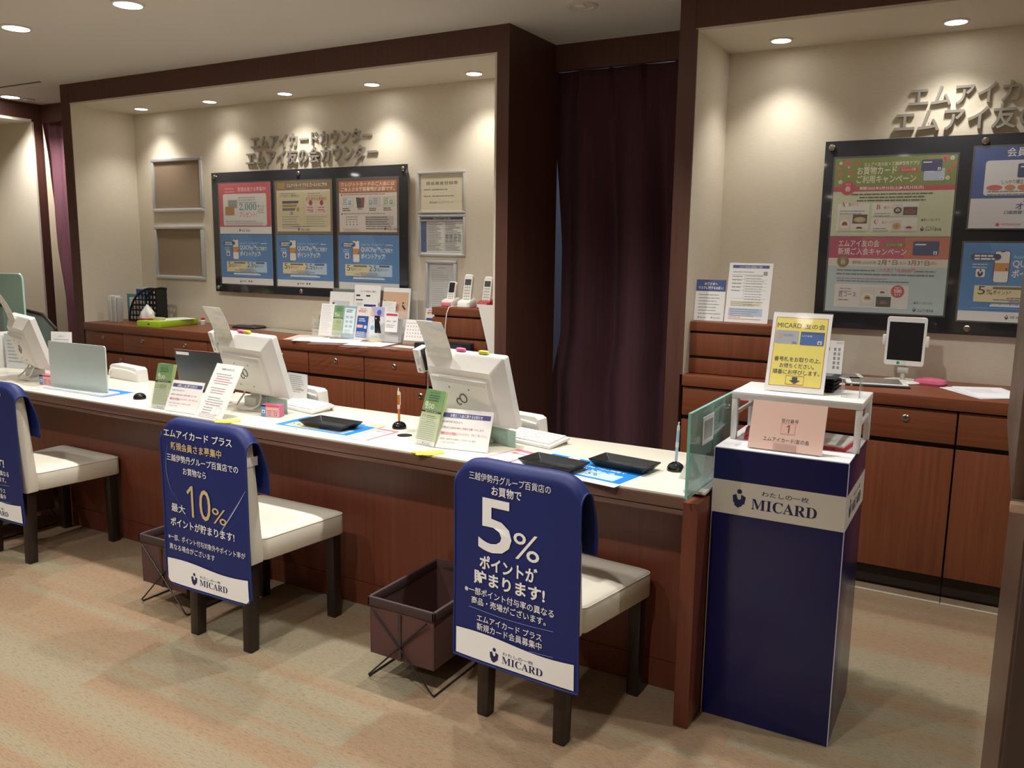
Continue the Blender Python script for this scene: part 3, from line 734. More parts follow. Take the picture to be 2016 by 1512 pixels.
# red folders under the rack
t = thing('red_folder', 'red folder with a pad of printed slips on the right under the white rack', 'folder', (-0.385, 2.690, ZP), R(-6))
MB().box(-0.075, 0.06, -0.105, 0.08, 0, 0.008, M('#c2303a', 0.4), 0.002).build('cover', t)
s = Sheet(0.115, 0.165, 100, PAPER, 0.006); s.lines(8, s.V - 8, 80, 12, 9, 2.2)
s.build('slip_pad', t, (-0.006, -0.094, 0.0141), (-R(90), 0, 0))
t = thing('red_folder', 'red folder lying on the left under the white rack', 'folder', (-0.60, 2.685, ZP), R(12))
MB().box(-0.055, 0.07, -0.09, 0.075, 0, 0.008, M('#c2303a', 0.4), 0.002).build('cover', t)
MB().box(-0.05, 0.062, -0.08, 0.06, 0.0082, 0.016, M('#8d2a35', 0.5), 0.002).build('notebook', t)

# ================================================================ THINGS ON THE RECEPTION DESK
ZD = 0.7198
BLUEP = M('#1f86d8', 0.45); BLUED = M('#2b4f97', 0.5); INDIGO = M('#2b2f86', 0.55); PINKP = M('#ee7c98', 0.5); SKY = M('#bcd8ee', 0.5); CREAM = M('#e9dcae', 0.5)

def monitor(x, y, rz, label, fresh_logo=True):
    t = thing('desktop_monitor', label, 'monitor', (x, y, ZD), rz, 'white staff monitors seen from behind')
    T = xf((0, 0.02, 0.068), R(17))                       # leaning so that the top comes towards the viewer
    Wd, Hd = 0.405, 0.283
    def P(x_, z_, d): return T @ Vector((x_, d, z_))
    def ring(w_, h_, cz, d, r): return [P(a, b + cz, d) for a, b in rr(w_, h_, r, 3)]
    m = MB(); m.loft([ring(Wd, Hd, Hd / 2, 0.014, 0.008), ring(Wd, Hd, Hd / 2, -0.012, 0.008), ring(Wd - 0.008, Hd - 0.008, Hd / 2, -0.016, 0.008)], PLASTIC)
    m.build('bezel', t)
    m = MB(); m.loft([ring(Wd - 0.008, Hd - 0.008, Hd / 2, -0.0162, 0.008), ring(Wd - 0.075, Hd - 0.065, Hd / 2 - 0.012, -0.050, 0.012), ring(Wd - 0.083, Hd - 0.073, Hd / 2 - 0.012, -0.054, 0.012)], PLASTIC)
    m.loft([ring(Wd - 0.105, Hd - 0.11, Hd / 2 - 0.020, -0.0535, 0.01), ring(Wd - 0.115, Hd - 0.12, Hd / 2 - 0.020, -0.066, 0.01), ring(Wd - 0.121, Hd - 0.126, Hd / 2 - 0.020, -0.068, 0.01)], PLASTIC)
    for i in range(34):                                    # vent holes in the back hump
        for j in range(3):
            m.add([P(-0.135 + i * 0.0081 + dx, 0.185 + j * 0.006 + dz, -0.0683) for dx, dz in ((0, 0), (0.0035, 0), (0.0035, 0.003), (0, 0.003))], [(0, 1, 2, 3)], M('#a5a39d', 0.6))
    for sx in (-1, 1):
        for z_ in (0.065, 0.165): m.cyl(P(sx * 0.05, z_, -0.068), P(sx * 0.05, z_, -0.0693), 0.0035, M('#8f8d88', 0.4), 10)
    m.build('back_shell', t)
    note(MB().add([P(a, b, 0.0145) for a, b in ((-0.185, 0.02), (0.185, 0.02), (0.185, 0.265), (-0.185, 0.265))], [(0, 1, 2, 3)], BLACKG).build('screen', t), 'dark screen facing the staff')
    pts = []
    ax, ay = math.cos(R(33)), math.sin(R(33))               # two joined loops, the smaller one left open
    for q in range(0, 361, 15): pts.append(P(0.016 * ax + 0.017 * math.cos(R(213 - q)), 0.118 + 0.016 * ay + 0.017 * math.sin(R(213 - q)), -0.0685))
    for q in range(15, 286, 15): pts.append(P(-0.0135 * ax + 0.0125 * math.cos(R(33 + q)), 0.118 - 0.0135 * ay + 0.0125 * math.sin(R(33 + q)), -0.0685))
    if fresh_logo: note(MB().tube(pts, 0.0026, M('#6b6a68', 0.4, 0.4), 6).build('emblem', t), 'grey looped emblem')
    m = MB(); m.box(-0.045, 0.045, -0.055, 0.02, 0.010, 0.058, PLASTIC2, 0.006); m.box(-0.034, 0.034, -0.03, 0.035, 0.05, 0.15, PLASTIC2, 0.008); m.build('stand_neck', t)
    m = MB(); m.lathe([(0.092, 0), (0.094, 0.004), (0.086, 0.012), (0.045, 0.018), (0.01, 0.019)], PLASTIC, 36, Matrix.Translation((0, 0.0, 0)) @ Matrix.Diagonal((1.05, 0.85, 1, 1))); m.build('base', t)
    m = MB()
    m.tube([P(-0.075, 0.02, -0.045), (-0.078, -0.03, 0.06), (-0.083, -0.055, 0.028), (-0.06, -0.085, 0.014), (0.0, -0.10, 0.010), (0.05, -0.085, 0.012), (0.075, -0.06, 0.03), (0.07, -0.045, 0.06), P(0.045, 0.02, -0.045)], 0.0042, M('#dedcd4', 0.5), 8)
    m.build('cable', t, sharp=80)
    return t
MON = [(-4.385, 2.605, R(-17), 'white monitor at the left edge of the desk, turned side on'),
       (-2.800, 2.655, R(-9), 'white monitor in the middle of the desk with a printed sheet standing on it'),
       (-1.668, 2.660, R(-11), 'white monitor at the right with the grey looped emblem in full view')]
for a in MON: monitor(*a)

def mon_mat(i): return Matrix.Translation((MON[i][0], MON[i][1], ZD)) @ Matrix.Rotation(MON[i][2], 4, 'Z')
def on_mon(i, x, y, z):
    p = mon_mat(i) @ Vector((x, y, z)); return (p.x, p.y, p.z)
# printed sheets standing above the monitors, in bent clear holders
def holder(i, w_, label, tint, xo):
    p = on_mon(i, xo, -0.062, 0.285)
    t = thing('document_holder', label, 'document holder', p, MON[i][2], 'printed sheets standing on the monitors')
    def fn(u, v): return ((u - 0.5) * w_, -0.018 - 0.062 * v ** 1.6, 0.165 * v)
    m = MB(); m.grid(fn, 6, 14, tint, 0.001); m.build('sheet', t, sharp=80)
    m = MB(); m.grid(lambda u, v: ((u - 0.5) * w_ * (1.0 + 0.15 * (1 - v)), -0.0165 - 0.062 * max(0, v - 0.45) ** 1.6 + 0.004, -0.05 + 0.11 * v), 6, 10, ACRYL, 0.0012)
    m.build('clear_backing', t, sharp=80)
    return t
dm = noise_mat('faint_print', [(0.35, '#dfe0d8'), (0.5, '#eceae0'), (0.68, '#cdd7e2')], (14, 14, 24), 0.4, 5)
holder(0, 0.14, 'narrow bent printed sheet standing on the leftmost monitor', dm, -0.11)
holder(1, 0.135, 'pale blue printed sheet standing on the middle monitor', dm, -0.135)
holder(2, 0.135, 'cream printed sheet standing on the right monitor', dm, -0.110)
# card readers on thin poles at the left of the monitors
for i, lab in ((1, 'white card reader on a thin pole beside the middle monitor'), (2, 'white card reader on a thin pole beside the right monitor')):
    x, y, z = on_mon(i, -0.232, -0.03, 0)
    t = thing('card_reader', lab, 'card reader', (x, y, ZD), MON[i][2], 'card readers on poles')
    X = xf((0, 0, 0.245), R(17), 0, 0)
    m = MB(); m.box(-0.022, 0.010, -0.035, 0.02, 0, 0.098, PLASTIC, 0.003, X); m.box(0.0105, 0.0145, -0.022, 0.018, 0.006, 0.094, M('#2a2a2c', 0.4), 0.001, X)
    for k_ in range(5): m.cyl(X @ Vector((-0.003 + 0.005 * math.cos(k_ * 1.26), -0.0355, 0.014 + 0.005 * math.sin(k_ * 1.26))), X @ Vector((-0.003 + 0.005 * math.cos(k_ * 1.26), -0.034, 0.014 + 0.005 * math.sin(k_ * 1.26))), 0.0022, BLACK, 8)
    m.box(-0.010, 0.003, -0.0356, -0.034, 0.035, 0.062, M('#b5c2cf', 0.5), 0, X)
    m.build('housing', t)
    MB().cyl((0, 0, 0.006), (0, 0, 0.252), 0.0035, STEEL, 10).build('pole', t)
    MB().cyl((0, 0, 0), (0, 0, 0.006), 0.03, PLASTIC, 24).build('foot', t)
# coloured index tabs on the monitor tops
for i, xo, c, lab in ((1, -0.035, '#e873a8', 'small pink tab on top of the middle monitor'), (1, 0.01, '#e8e04a', 'small yellow tab on top of the middle monitor'),
                      (2, -0.02, '#e873a8', 'small pink tab on top of the right monitor'), (2, 0.095, '#dfe05a', 'small yellow tab on top of the right monitor')):
    x, y, z = on_mon(i, xo, -0.062, 0.3395)
    m = MB(); m.loft([[(a, b, zz) for a, b in rr(0.048 * k, 0.016 * k, 0.007 * k, 4)] for zz, k in ((0, 0.96), (0.003, 1.0), (0.009, 0.92), (0.011, 0.7))], M(c, 0.5))
    tag(m.build('index_tab', None, (x, y, z + 0.002), (R(4), 0, MON[i][2])), lab, 'tab', 'coloured tabs on the monitors')
# pale green acrylic screens at the foot of the monitors
for i, lab in ((1, 'pale green acrylic panel under the middle monitor'), (2, 'pale green acrylic panel under the right monitor')):
    x, y, z = on_mon(i, 0.125, -0.005, 0)
    tag(MB().box(-0.075, 0.085, -0.0015, 0.0015, 0, 0.063, GREENP, 0.001).build('acrylic_panel', None, (x, y, ZD), (0, 0, MON[i][2] + R(-4))), lab, 'panel')
# keyboards
def keyboard(x, y, rz, label):
    t = thing('keyboard', label, 'keyboard', (x, y, ZD), rz, 'white keyboards')
    X = xf((0, 0, 0.004), R(-7))
    m = MB(); m.box(-0.135, 0.135, -0.062, 0.062, 0.004, 0.016, PLASTIC, 0.003, X); m.build('body', t)
    m = MB()
    for r_ in range(5):
        for c_ in range(13): m.box(-0.122 + c_ * 0.0188, -0.1055 + c_ * 0.0188, -0.055 + r_ * 0.0215, -0.037 + r_ * 0.0215, 0.0162, 0.021, M('#ecebe6', 0.5), 0, X)
    m.build('keys', t)
    for sx in (-1, 1): MB().box(sx * 0.115 - 0.009, sx * 0.115 + 0.009, -0.061, -0.055, 0.0, 0.014, PLASTIC).build('foot', t)
keyboard(-1.468, 2.742, R(169), 'white keyboard to the right of the right monitor')
keyboard(-2.628, 2.755, R(169), 'white keyboard to the right of the middle monitor')
# white machines at the rear edge of the desk
for x, y, lab in ((-1.610, 2.862, 'white curved office machine at the rear edge of the desk by the right monitor'), (-2.745, 2.862, 'white curved office machine at the rear edge of the desk by the middle monitor'), (-3.980, 2.84, 'white curved office machine at the rear edge of the desk behind the frosted panel')):
    t = thing('office_machine', lab, 'office machine', (x, y, ZD), R(-4), 'white curved machines at the rear of the desk')
    prof = [(-0.13, 0.0), (0.13, 0.0), (0.122, 0.062), (0.105, 0.072), (-0.105, 0.078), (-0.125, 0.066)]
    m = MB(); m.prism(prof, -0.02, 0.04, PLASTIC); m.build('shell', t)
    m = MB(); m.tube([(-0.128, -0.024, 0.02), (-0.115, -0.026, 0.045), (-0.09, -0.026, 0.058), (0.04, -0.026, 0.056), (0.115, -0.024, 0.046)], 0.005, PLASTIC, 8); m.build('rim', t, sharp=80)
# trays of forms and laptop behind the middle station
t = thing('form_tray', 'white letter tray with printed forms right of the middle monitor', 'letter tray', (-2.74, 2.825, ZD), R(12))
MB().box(-0.055, 0.055, -0.012, 0.0, 0, 0.13, M('#dcdad6', 0.5), 0.002).build('tray', t)
for k_ in range(3):
    s = Sheet(0.10, 0.125, 100, PAPER, 0.001); s.lines(10, s.V - 12, 76, 9, 9, 2.5); s.rect(45, 50, 40, 4, M('#c9bda0', 0.6), 2)
    s.build('form', t, (0.004 * k_, -0.014 - 0.004 * k_, 0.012 + 0.004 * k_), (0, R(2 * k_), 0))
t = thing('laptop', 'black laptop lid with a white sticker left of the middle monitor', 'laptop', (-3.345, 2.80, ZD), R(3))
X = xf((0, 0, 0.012), R(8))
MB().box(-0.155, 0.155, -0.004, 0.004, 0, 0.195, M('#3a3d40', 0.35), 0.003, X).build('lid', t)
MB().box(-0.155, 0.155, 0.0, 0.06, 0, 0.011, BLACK, 0.003).build('keyboard_base', t)
note(MB().box(-0.14, -0.055, -0.0055, -0.0042, 0.172, 0.186, PAPER, 0, X).build('sticker', t), 'white asset sticker')
note(MB().box(-0.154, 0.154, -0.003, 0.003, 0.1952, 0.1965, M('#8c4648', 0.5), 0, X).build('edge_trim', t), 'thin red edge')

# upright notices -------------------------------------------------------------
def stand(name, label, cat, x, y, yaw, tilt, w_, h_, draw, group=None, base=PAPER, foot=True, cover=True, z=ZD):
    t = thing(name, label, cat, (x, y, z), R(yaw), group)
    s = Sheet(w_, h_, 100, base, 0.0008); draw(s)
    s.build('print', t, (0, 0.003, 0.0022), (-R(tilt), 0, 0))
    if cover: MB().box(-w_ / 2 - 0.001, w_ / 2 + 0.001, -0.0032, -0.0024, 0, h_ + 0.003, COVER).build('clear_face', t, (0, 0.003, 0.0015), (-R(tilt), 0, 0))
    if foot: MB().box(-w_ * 0.35, w_ * 0.35, 0.001, 0.012 + h_ * math.sin(R(tilt)), 0.0, 0.0016, ACRYL).build('clear_foot', t)
    return t
def draw_notice(s):
    V = s.V
    s.rect(4, V - 16, 92, 8.5, INDIGO, 1); s.text('お積立ご入会に関するお知らせ', 50, V - 15.0, 6.2, PAPER, 0.01, 'c', 62, 2)
    s.text('2024年10月1日(火)より、', 6, V - 26, 4.4, INK, 0, 'l', 40, 1)
    s.text('お積立のご入会は', 6, V - 36, 4.2, INK, 0, 'l', 26, 1); s.text('ATMのご利用をお願いいたします。', 32, V - 36, 4.2, RED, 0.008, 'l', 56, 1)
    s.text('振替のみのお取扱い', 6, V - 46, 4.4, RED, 0.02, 'l', 33, 1); s.rect(6, V - 47, 33, 0.5, RED, 1); s.text('となりますので、予めご了承ください。', 39, V - 46, 4.2, RED, 0, 'l', 56, 1)
    s.text('※会員証・会員証付きお買物カードをお持ちでない場合は', 6, V - 56, 3.4, GREY, 0, 'l', 70, 1); s.text('ご入会いただけません。', 9, V - 62, 3.4, GREY, 0, 'l', 30, 1)
stand('desk_notice', 'white desk notice with a blue heading in front of the right monitor', 'sign', -1.611, 2.466, 8.0, 23.8, 0.208, 0.148, draw_notice, 'white desk notices with a blue heading')
stand('desk_notice', 'white desk notice with a blue heading left of the tall white notice', 'sign', -3.006, 2.385, 3.2, 25.1, 0.190, 0.140, draw_notice, 'white desk notices with a blue heading')
def draw_tall(s):
    V = s.V
    s.text('【重要なお知らせ】', 50, V - 16, 5.6, INK, 0, 'c', 46, 1)
    y = V - 26
    for k_, c in enumerate((INK, INK, RED, RED, INK, None, INK, RED, INK, None, INK, INK, INK, RED)):
        if c: s.lines(50 - (30 if k_ % 3 else 36), y, (60 if k_ % 3 else 72), 1, 1, 1.9, c if c is RED else GREY)
        y -= 6.1
    s.lines(18, 25, 40, 3, 6.5, 2.0, GREY); s.frame(66, 9, 18, 18, 0.6, GREEK); s.lines(12, 8, 72, 2, 4, 1.4, M('#c98f95', 0.6))
stand('desk_notice', 'tall white notice leaning back in a clear stand before the middle monitor', 'sign', -2.817, 2.374, -4.3, 30.3, 0.176, 0.243, draw_tall)
def draw_200(s):
    V = s.V; g1 = M('#82a26c', 0.5); g2 = M('#bdc79c', 0.5)
    s.rect(0, 0, 100, V, g2, 0.5); s.rect(0, V * 0.60, 100, V * 0.40, g1, 1); s.rect(0, V * 0.80, 100, V * 0.20, M('#74a06c', 0.5), 1.5)
    s.text('Apple Pay・Google Pay™', 50, V - 14, 6, INK, 0, 'c', 52, 2); s.lines(24, V - 20, 60, 3, 9, 4, M('#46603a', 0.6), L=2)
    s.oval(18, V * 0.74, 9, 9, M('#d9e3c4', 0.5), 2); s.text('最大', 18, V * 0.725, 6, g1, 0.02, 'c', 13, 3)
    s.text('200', 36, V * 0.655, 19, PAPER, 0.0, 'c', 44, 2); s.text('ポイント', 76, V * 0.655, 11, g2, 0.0, 'c', 34, 2)
    s.rect(0, V * 0.585, 100, V * 0.032, M('#2f3a34', 0.5), 2); s.text('ポイントプレゼント', 52, V * 0.589, 5, PAPER, 0.03, 'c', 66, 3)
    s.rect(8, V * 0.45, 17, 17, GREEK, 1); s.rect(10, V * 0.45 + 2, 13, 13, g2, 2); s.lines(32, V * 0.53, 52, 4, 7, 2.4, M('#5f7050', 0.6)); s.lines(9, V * 0.40, 82, 12, 8, 2.0, M('#7d8d62', 0.6), rag=0.1)
    s.rect(0, 0, 100, V * 0.075, PAPER, 1); s.logo(38, 3, 9, PRN, 2, False)
def leaflet_box(label, x, y, yaw, tilt, w_, h_, n, hb):
    t = thing('leaflet_holder', label, 'leaflet holder', (x, y, ZD), R(yaw), 'clear leaflet holders with green leaflets')
    m = MB()
    m.box(-w_ / 2 - 0.004, w_ / 2 + 0.004, -0.006, -0.004, 0, hb, ACRYL); m.box(-w_ / 2 - 0.004, -w_ / 2 - 0.002, -0.004, 0.03, 0, hb, ACRYL); m.box(w_ / 2 + 0.002, w_ / 2 + 0.004, -0.004, 0.03, 0, hb, ACRYL)
    m.box(-w_ / 2 - 0.004, w_ / 2 + 0.004, -0.004, 0.03, 0, 0.002, ACRYL)
    m.build('clear_box', t, (0, 0, 0), (-R(tilt), 0, 0))
    for k_ in range(n):
        s = Sheet(w_, h_, 100, M('#b9d08f', 0.5), 0.0008)
        if k_ == 0: draw_200(s)
        s.build('leaflet', t, (0.002 * k_, 0.0, 0.004), (-R(tilt), R(0.8 * k_), 0)).location.y = 0.002 + 0.0022 * k_
    return t
leaflet_box('clear holder of green 200 point leaflets just before the right monitor', -1.766, 2.458, -9.0, 18.3, 0.098, 0.205, 3, 0.105)
leaflet_box('clear holder of green 200 point leaflets left of the white notice in mid desk', -3.150, 2.392, 8.0, 16.0, 0.088, 0.198, 4, 0.090)

# small pink and blue advertising blocks
for x, y, rz, lab in ((-2.612, 2.532, R(14), 'small pink and blue block at the foot of the middle monitor'), (-4.150, 2.500, R(10), 'small pink and blue block at the foot of the leftmost monitor')):
    t = thing('card_block', lab, 'display block', (x, y, ZD), rz, 'small pink and blue blocks on the desk')
    MB().box(-0.046, 0.040, 0, 0.04, 0, 0.052, M('#cf6f90', 0.5), 0.0015).build('block', t)
    s = Sheet(0.064, 0.051, 100, M('#e9adb8', 0.5), 0.0004); s.rect(0, 66, 100, 14, M('#d9598a', 0.5), 1); s.rect(8, 50, 84, 12, M('#f0c48f', 0.5), 1); s.text('QUICPay', 27, 36, 9, INK, 0.01, 'c', 34, 1); s.text('ポイント', 72, 36, 9, INK, 0.01, 'c', 34, 1); s.frame(16, 10, 20, 20, 2, INK); s.frame(62, 10, 20, 20, 2, INK)
    s.build('pink_face', t, (0.008, -0.0006, 0.0005))
    s = Sheet(0.022, 0.051, 100, M('#5f9bd0', 0.5), 0.0004); s.rect(0, 195, 100, 36, PRN, 1); s.rect(18, 70, 64, 64, PAPER, 1); s.emblem(50, 102, 50, PRN)
    note(s.build('blue_face', t, (-0.035, -0.0006, 0.0005)), 'blue face with emblem')

# sheets lying on the desk
def flat(name, label, cat, pts_c, yaw, w_, h_, draw, z=ZD, group=None, th=0.0004, base=PAPER):
    s = Sheet(w_, h_, 100, base, th, eps=0.00012); draw(s)
    c = Vector((pts_c[0], pts_c[1], z + th + 0.0002)); d = Vector((0, -h_ / 2, 0)); d.rotate(Matrix.Rotation(R(yaw), 3, 'Z'))
    return tag(s.build(name, None, tuple(c + d), (-R(90), 0, R(yaw))), label, cat, group)
def draw_mat(s):
    V = s.V
    s.rect(1.5, 10, 97, V - 11.5, BLUEP, 1); s.rect(12, 14, 78, 17, SKY, 2); s.rect(12, 14, 40, 17, CREAM, 3)
    s.text('QUICPay™のご利用で', 62, V - 21, 6, PAPER, 0.015, 'c', 48, 2); s.text('ポイントアップ!', 60, V - 30, 6, PAPER, 0.015, 'c', 40, 2); s.rrect(20, 30, 12, 26, 2, PAPER, 2); s.rect(20, 38, 12, 9, M('#d79a45', 0.5), 3)
    s.text('5%', 20, 19, 8, INK, 0, 'c', 13, 4); s.text('2.5%', 62, 19, 8, INK, 0, 'c', 18, 4); s.logo(36, 3, 5, PRN, 2, False)
def draw_pink(s):
    V = s.V; s.rect(0, 0, 100, V, PINKP, 1); s.rect(7, 22, 86, V - 44, PAPER, 2); s.rect(0, 0, 100, 16, PAPER, 2)
    s.rect(22, V - 56, 24, 16, M('#d99a55', 0.5), 3); s.rect(48, V - 54, 30, 13, M('#b7a9cf', 0.5), 3); s.text('2,000', 45, 58, 14, M('#a9c3de', 0.5), 0, 'c', 46, 3); s.text('プレゼント!', 50, 34, 9, PINKP, 0, 'c', 50, 3); s.lines(20, 30, 60, 2, 4, 1.5, L=3)
flat('desk_mat_sheet', 'blue and white printed sheet under two black trays at the right end', 'leaflet', (-1.135, 2.470), -9, 0.40, 0.235, draw_mat, group='blue printed sheets lying on the desk')
flat('desk_mat_sheet', 'blue and white printed sheet under the single black tray', 'leaflet', (-2.300, 2.515), -1, 0.40, 0.245, draw_mat, group='blue printed sheets lying on the desk')
flat('desk_mat_sheet', 'blue and white printed sheet under the frosted panel at the left', 'leaflet', (-3.80, 2.50), 0, 0.42, 0.22, draw_mat, group='blue printed sheets lying on the desk')
flat('flyer', 'pink bordered flyer left of the blue sheet at the right end', 'flyer', (-1.418, 2.492), -14, 0.108, 0.19, draw_pink, ZD + 0.0008, 'pink bordered flyers lying on the desk')
flat('flyer', 'pink bordered flyer right of the blue sheet on the middle of the desk', 'flyer', (-2.038, 2.500), -2, 0.098, 0.20, draw_pink, ZD + 0.0008, 'pink bordered flyers lying on the desk')
flat('flyer', 'pale sheet lying left of the frosted panel', 'flyer', (-4.05, 2.475), 4, 0.10, 0.17, draw_pink, ZD + 0.0008, 'pink bordered flyers lying on the desk')
flat('coupon', 'small greenish slip lying behind the two black trays', 'paper slip', (-1.125, 2.635), -8, 0.085, 0.05, lambda s: (s.rect(0, 0, 100, s.V, M('#c9d8c4', 0.5), 1), s.rect(10, 12, 30, 34, M('#6f9a6a', 0.5), 2), s.lines(48, 44, 40, 4, 8, 3, L=2)), ZD + 0.0014)
flat('coupon', 'small yellow green slip lying behind the single black tray', 'paper slip', (-2.13, 2.625), -4, 0.075, 0.045, lambda s: (s.rect(0, 0, 100, s.V, M('#d9dfb0', 0.5), 1), s.lines(14, 44, 60, 4, 9, 3, L=2)), ZD + 0.0014)

# black money trays
def money_tray(x, y, yaw, w_, d_, label):
    m = MB(); X = xf((0, 0, 0))
    P = lambda k, kd, z: [(px * w_ / 2 * k, py * d_ / 2 * kd, z) for px, py in rr(2, 2, 0.06, 3)]
    m.loft([P(0.80, 0.74, 0.0), P(0.83, 0.78, 0.003), P(1.0, 1.0, 0.022), P(1.0, 1.0, 0.0245), P(0.955, 0.93, 0.0242), P(0.80, 0.74, 0.006), P(0.79, 0.72, 0.0045)], M('#1b1b1d', 0.38, bump=(160, 0.5)))
    return tag(m.build('money_tray', None, (x, y, ZD + 0.0012), (0, 0, R(yaw)), sharp=30), label, 'tray', 'black money trays on the desk')
money_tray(-1.222, 2.437, -9, 0.215, 0.118, 'black tray on the blue sheet, nearer the right monitor')
money_tray(-1.020, 2.562, -8, 0.215, 0.115, 'black tray on the blue sheet, nearer the right end')
money_tray(-2.270, 2.520, -2, 0.235, 0.128, 'single black tray on the blue sheet right of the middle monitor')

# pen stands
def pen_stand(x, y, label, pen=None, lean=0.0):
    t = thing('pen_stand', label, 'pen stand', (x, y, ZD), 0, 'black domed pen stands')
    MB().lathe([(0.0285, 0), (0.0295, 0.004), (0.028, 0.012), (0.022, 0.021), (0.012, 0.027), (0.004, 0.0285)], M('#101012', 0.06), 32).build('base', t)
    if pen:
        c1, c2 = pen; ax = Vector((lean, 0.0, 1)).normalized(); o = Vector((0, 0, 0.024))
        m = MB(); m.cyl(o, o + ax * 0.008, 0.003, BLACK, 12)
        m.cyl(o + ax * 0.008, o + ax * 0.055, 0.0048, c1, 14); m.cyl(o + ax * 0.055, o + ax * 0.072, 0.0055, c2, 14); m.cyl(o + ax * 0.072, o + ax * 0.112, 0.0050, c1, 14); m.cyl(o + ax * 0.112, o + ax * 0.128, 0.0050, c2, 14, 0.0042); m.cyl(o + ax * 0.128, o + ax * 0.140, 0.0024, c2, 10)
        m.box(0.0045, 0.007, -0.002, 0.002, 0.095, 0.148, PAPER, 0.001)
        p = m.build('pen', t)
    return t
pen_stand(-0.863, 2.625, 'black domed pen stand with a pale blue pen near the right end of the desk', (M('#a9cde0', 0.3), M('#e3e6ea', 0.3)), 0.03)
pen_stand(-2.026, 2.652, 'black domed pen stand with an orange pen on the middle of the desk', (M('#d97a1e', 0.3), M('#f1ece2', 0.35)), -0.02)
pen_stand(-3.434, 2.509, 'empty black domed pen stand left of the green leaflets')
# yellow hand shaped pointers hanging over the desk edge
def pointer(x, y, rz, label):
    t = thing('yellow_pointer', label, 'paper cutout', (x, y, ZD), rz, 'yellow paper pointers on the desk edge')
    Y1 = M('#f2e04a', 0.5)
    o = [(-0.055, -0.03), (-0.045, -0.042), (-0.02, -0.036), (-0.012, -0.05), (0.002, -0.052), (0.012, -0.036), (0.03, -0.028), (0.045, -0.005), (0.052, 0.03), (0.015, 0.05), (-0.02, 0.03), (-0.03, -0.012)]
    m = MB(); m.add([(a, b, z) for z in (0.0004, 0.002) for a, b in o], [list(range(12))[::-1], list(range(12, 24))] + [(i, (i + 1) % 12, 12 + (i + 1) % 12, 12 + i) for i in range(12)], Y1); m.build('palm', t)
    m = MB(); m.add([(a * 0.75 + 0.008, b * 0.8 + 0.014, z) for z in (0.0025, 0.0042) for a, b in o], [list(range(12))[::-1], list(range(12, 24))] + [(i, (i + 1) % 12, 12 + (i + 1) % 12, 12 + i) for i in range(12)], M('#f6ea6e', 0.5)); m.build('upper_layer', t)
pointer(-1.690, 2.378, R(-12), 'yellow paper pointer on the desk edge below the right monitor')
pointer(-2.700, 2.372, R(-14), 'yellow paper pointer on the desk edge below the tall white notice')

# frosted panel on the desk, left
t = thing('frosted_partition', 'low frosted acrylic panel standing on the left of the desk', 'partition', (-3.842, 2.475, ZD), R(1.5))
m = MB(); m.prism([(-0.216, 0.012), (0.216, 0.012)] + [(x_, z_) for x_, z_ in [(0.216, 0.225), (0.213, 0.233), (0.205, 0.237)]] + [(-0.208, 0.237), (-0.216, 0.23)], -0.003, 0.003, FROST); m.build('panel', t)
note(MB().box(-0.22, 0.235, -0.045, 0.05, 0, 0.0118, glass_mat('frosted_foot', '#e6eeee', 0.85, 0.3), 0.002).build('foot', t), 'clear acrylic foot')
# green glass partition at the right end of the desk
t = thing('glass_partition', 'green glass partition standing across the right end of the desk', 'partition', (-0.716, 2.55, ZD))
m = MB(); m.box(-0.004, 0.004, -0.265, 0.27, 0.0105, 0.262, GLASS, 0.001); m.build('panel', t)
m = MB(); m.box(-0.0043, 0.0043, -0.2675, -0.2652, 0.012, 0.262, GLASSE); m.box(-0.0043, 0.0043, -0.267, 0.27, 0.2622, 0.2645, GLASSE); note(m.build('bright_edge', t), 'bright cut edge')
note(MB().box(-0.045, 0.024, -0.16, 0.27, 0.0, 0.010, M('#e7eae6', 0.3), 0.002).build('foot', t), 'white foot')
MB().cyl((-0.01, 0.12, 0.225), (0.01, 0.12, 0.225), 0.008, STEEL, 16).build('bolt', t)
tag(MB().box(-0.001, 0.001, -0.055, 0.055, 0, 0.085, M('#dfe3df', 0.4)).box(0.001, 0.0014, -0.042, 0.042, 0.014, 0.071, M('#7f8a88', 0.3)).build('picture_card', None, (-0.7085, 2.445, ZD + 0.150)), 'small pale card stuck on the green glass partition', 'card')
c = MB(); c.prism([(-0.03, 0.0), (0.03, 0.0), (0.0, 0.075)], -0.028, 0.028, PAPER, xf((0, 0, 0), 0, 0, R(4)))
tag(c.build('tent_card', None, (-0.795, 2.565, ZD)), 'small white tent card between the pen stand and the green glass', 'card')

# left end of the desk -----------------------------------------------------------
t = thing('glass_partition', 'tall greyish green glass panel with a rounded corner at the left edge of the photo', 'partition', (-5.40, 2.985, 0))
o = [(-0.6, 0.0), (0.28, 0.0), (0.28, 1.215), (0.272, 1.235), (0.25, 1.245), (-0.2, 1.24), (-0.6, 1.225)]
MB().prism(o, -0.005, 0.005, glass_mat('grey_green_glass', '#8aa59b', 0.80, 0.12)).build('panel', t)
m = MB(); m.tube([(x_, 0, z_) for x_, z_ in o[1:]], 0.006, M('#a9cdbf', 0.2), 8); note(m.build('bright_edge', t), 'bright cut edge')
t = thing('framed_glass_screen', 'dark framed glass screen with a sloping top at the left', 'partition', (-5.15, 3.05, 0), R(18))
o = [(-0.45, 0.0), (0.155, 0.0), (0.155, 0.915), (0.07, 0.998), (-0.16, 1.045), (-0.45, 1.06)]
MB().prism(o, -0.004, 0.004, glass_mat('dim_glass', '#6f7f78', 0.72, 0.1)).build('pane', t)
m = MB(); m.tube([(x_, 0, z_) for x_, z_ in o[1:]], 0.010, M('#2a1c1a', 0.4), 8); note(m.build('dark_frame', t), 'dark brown frame')
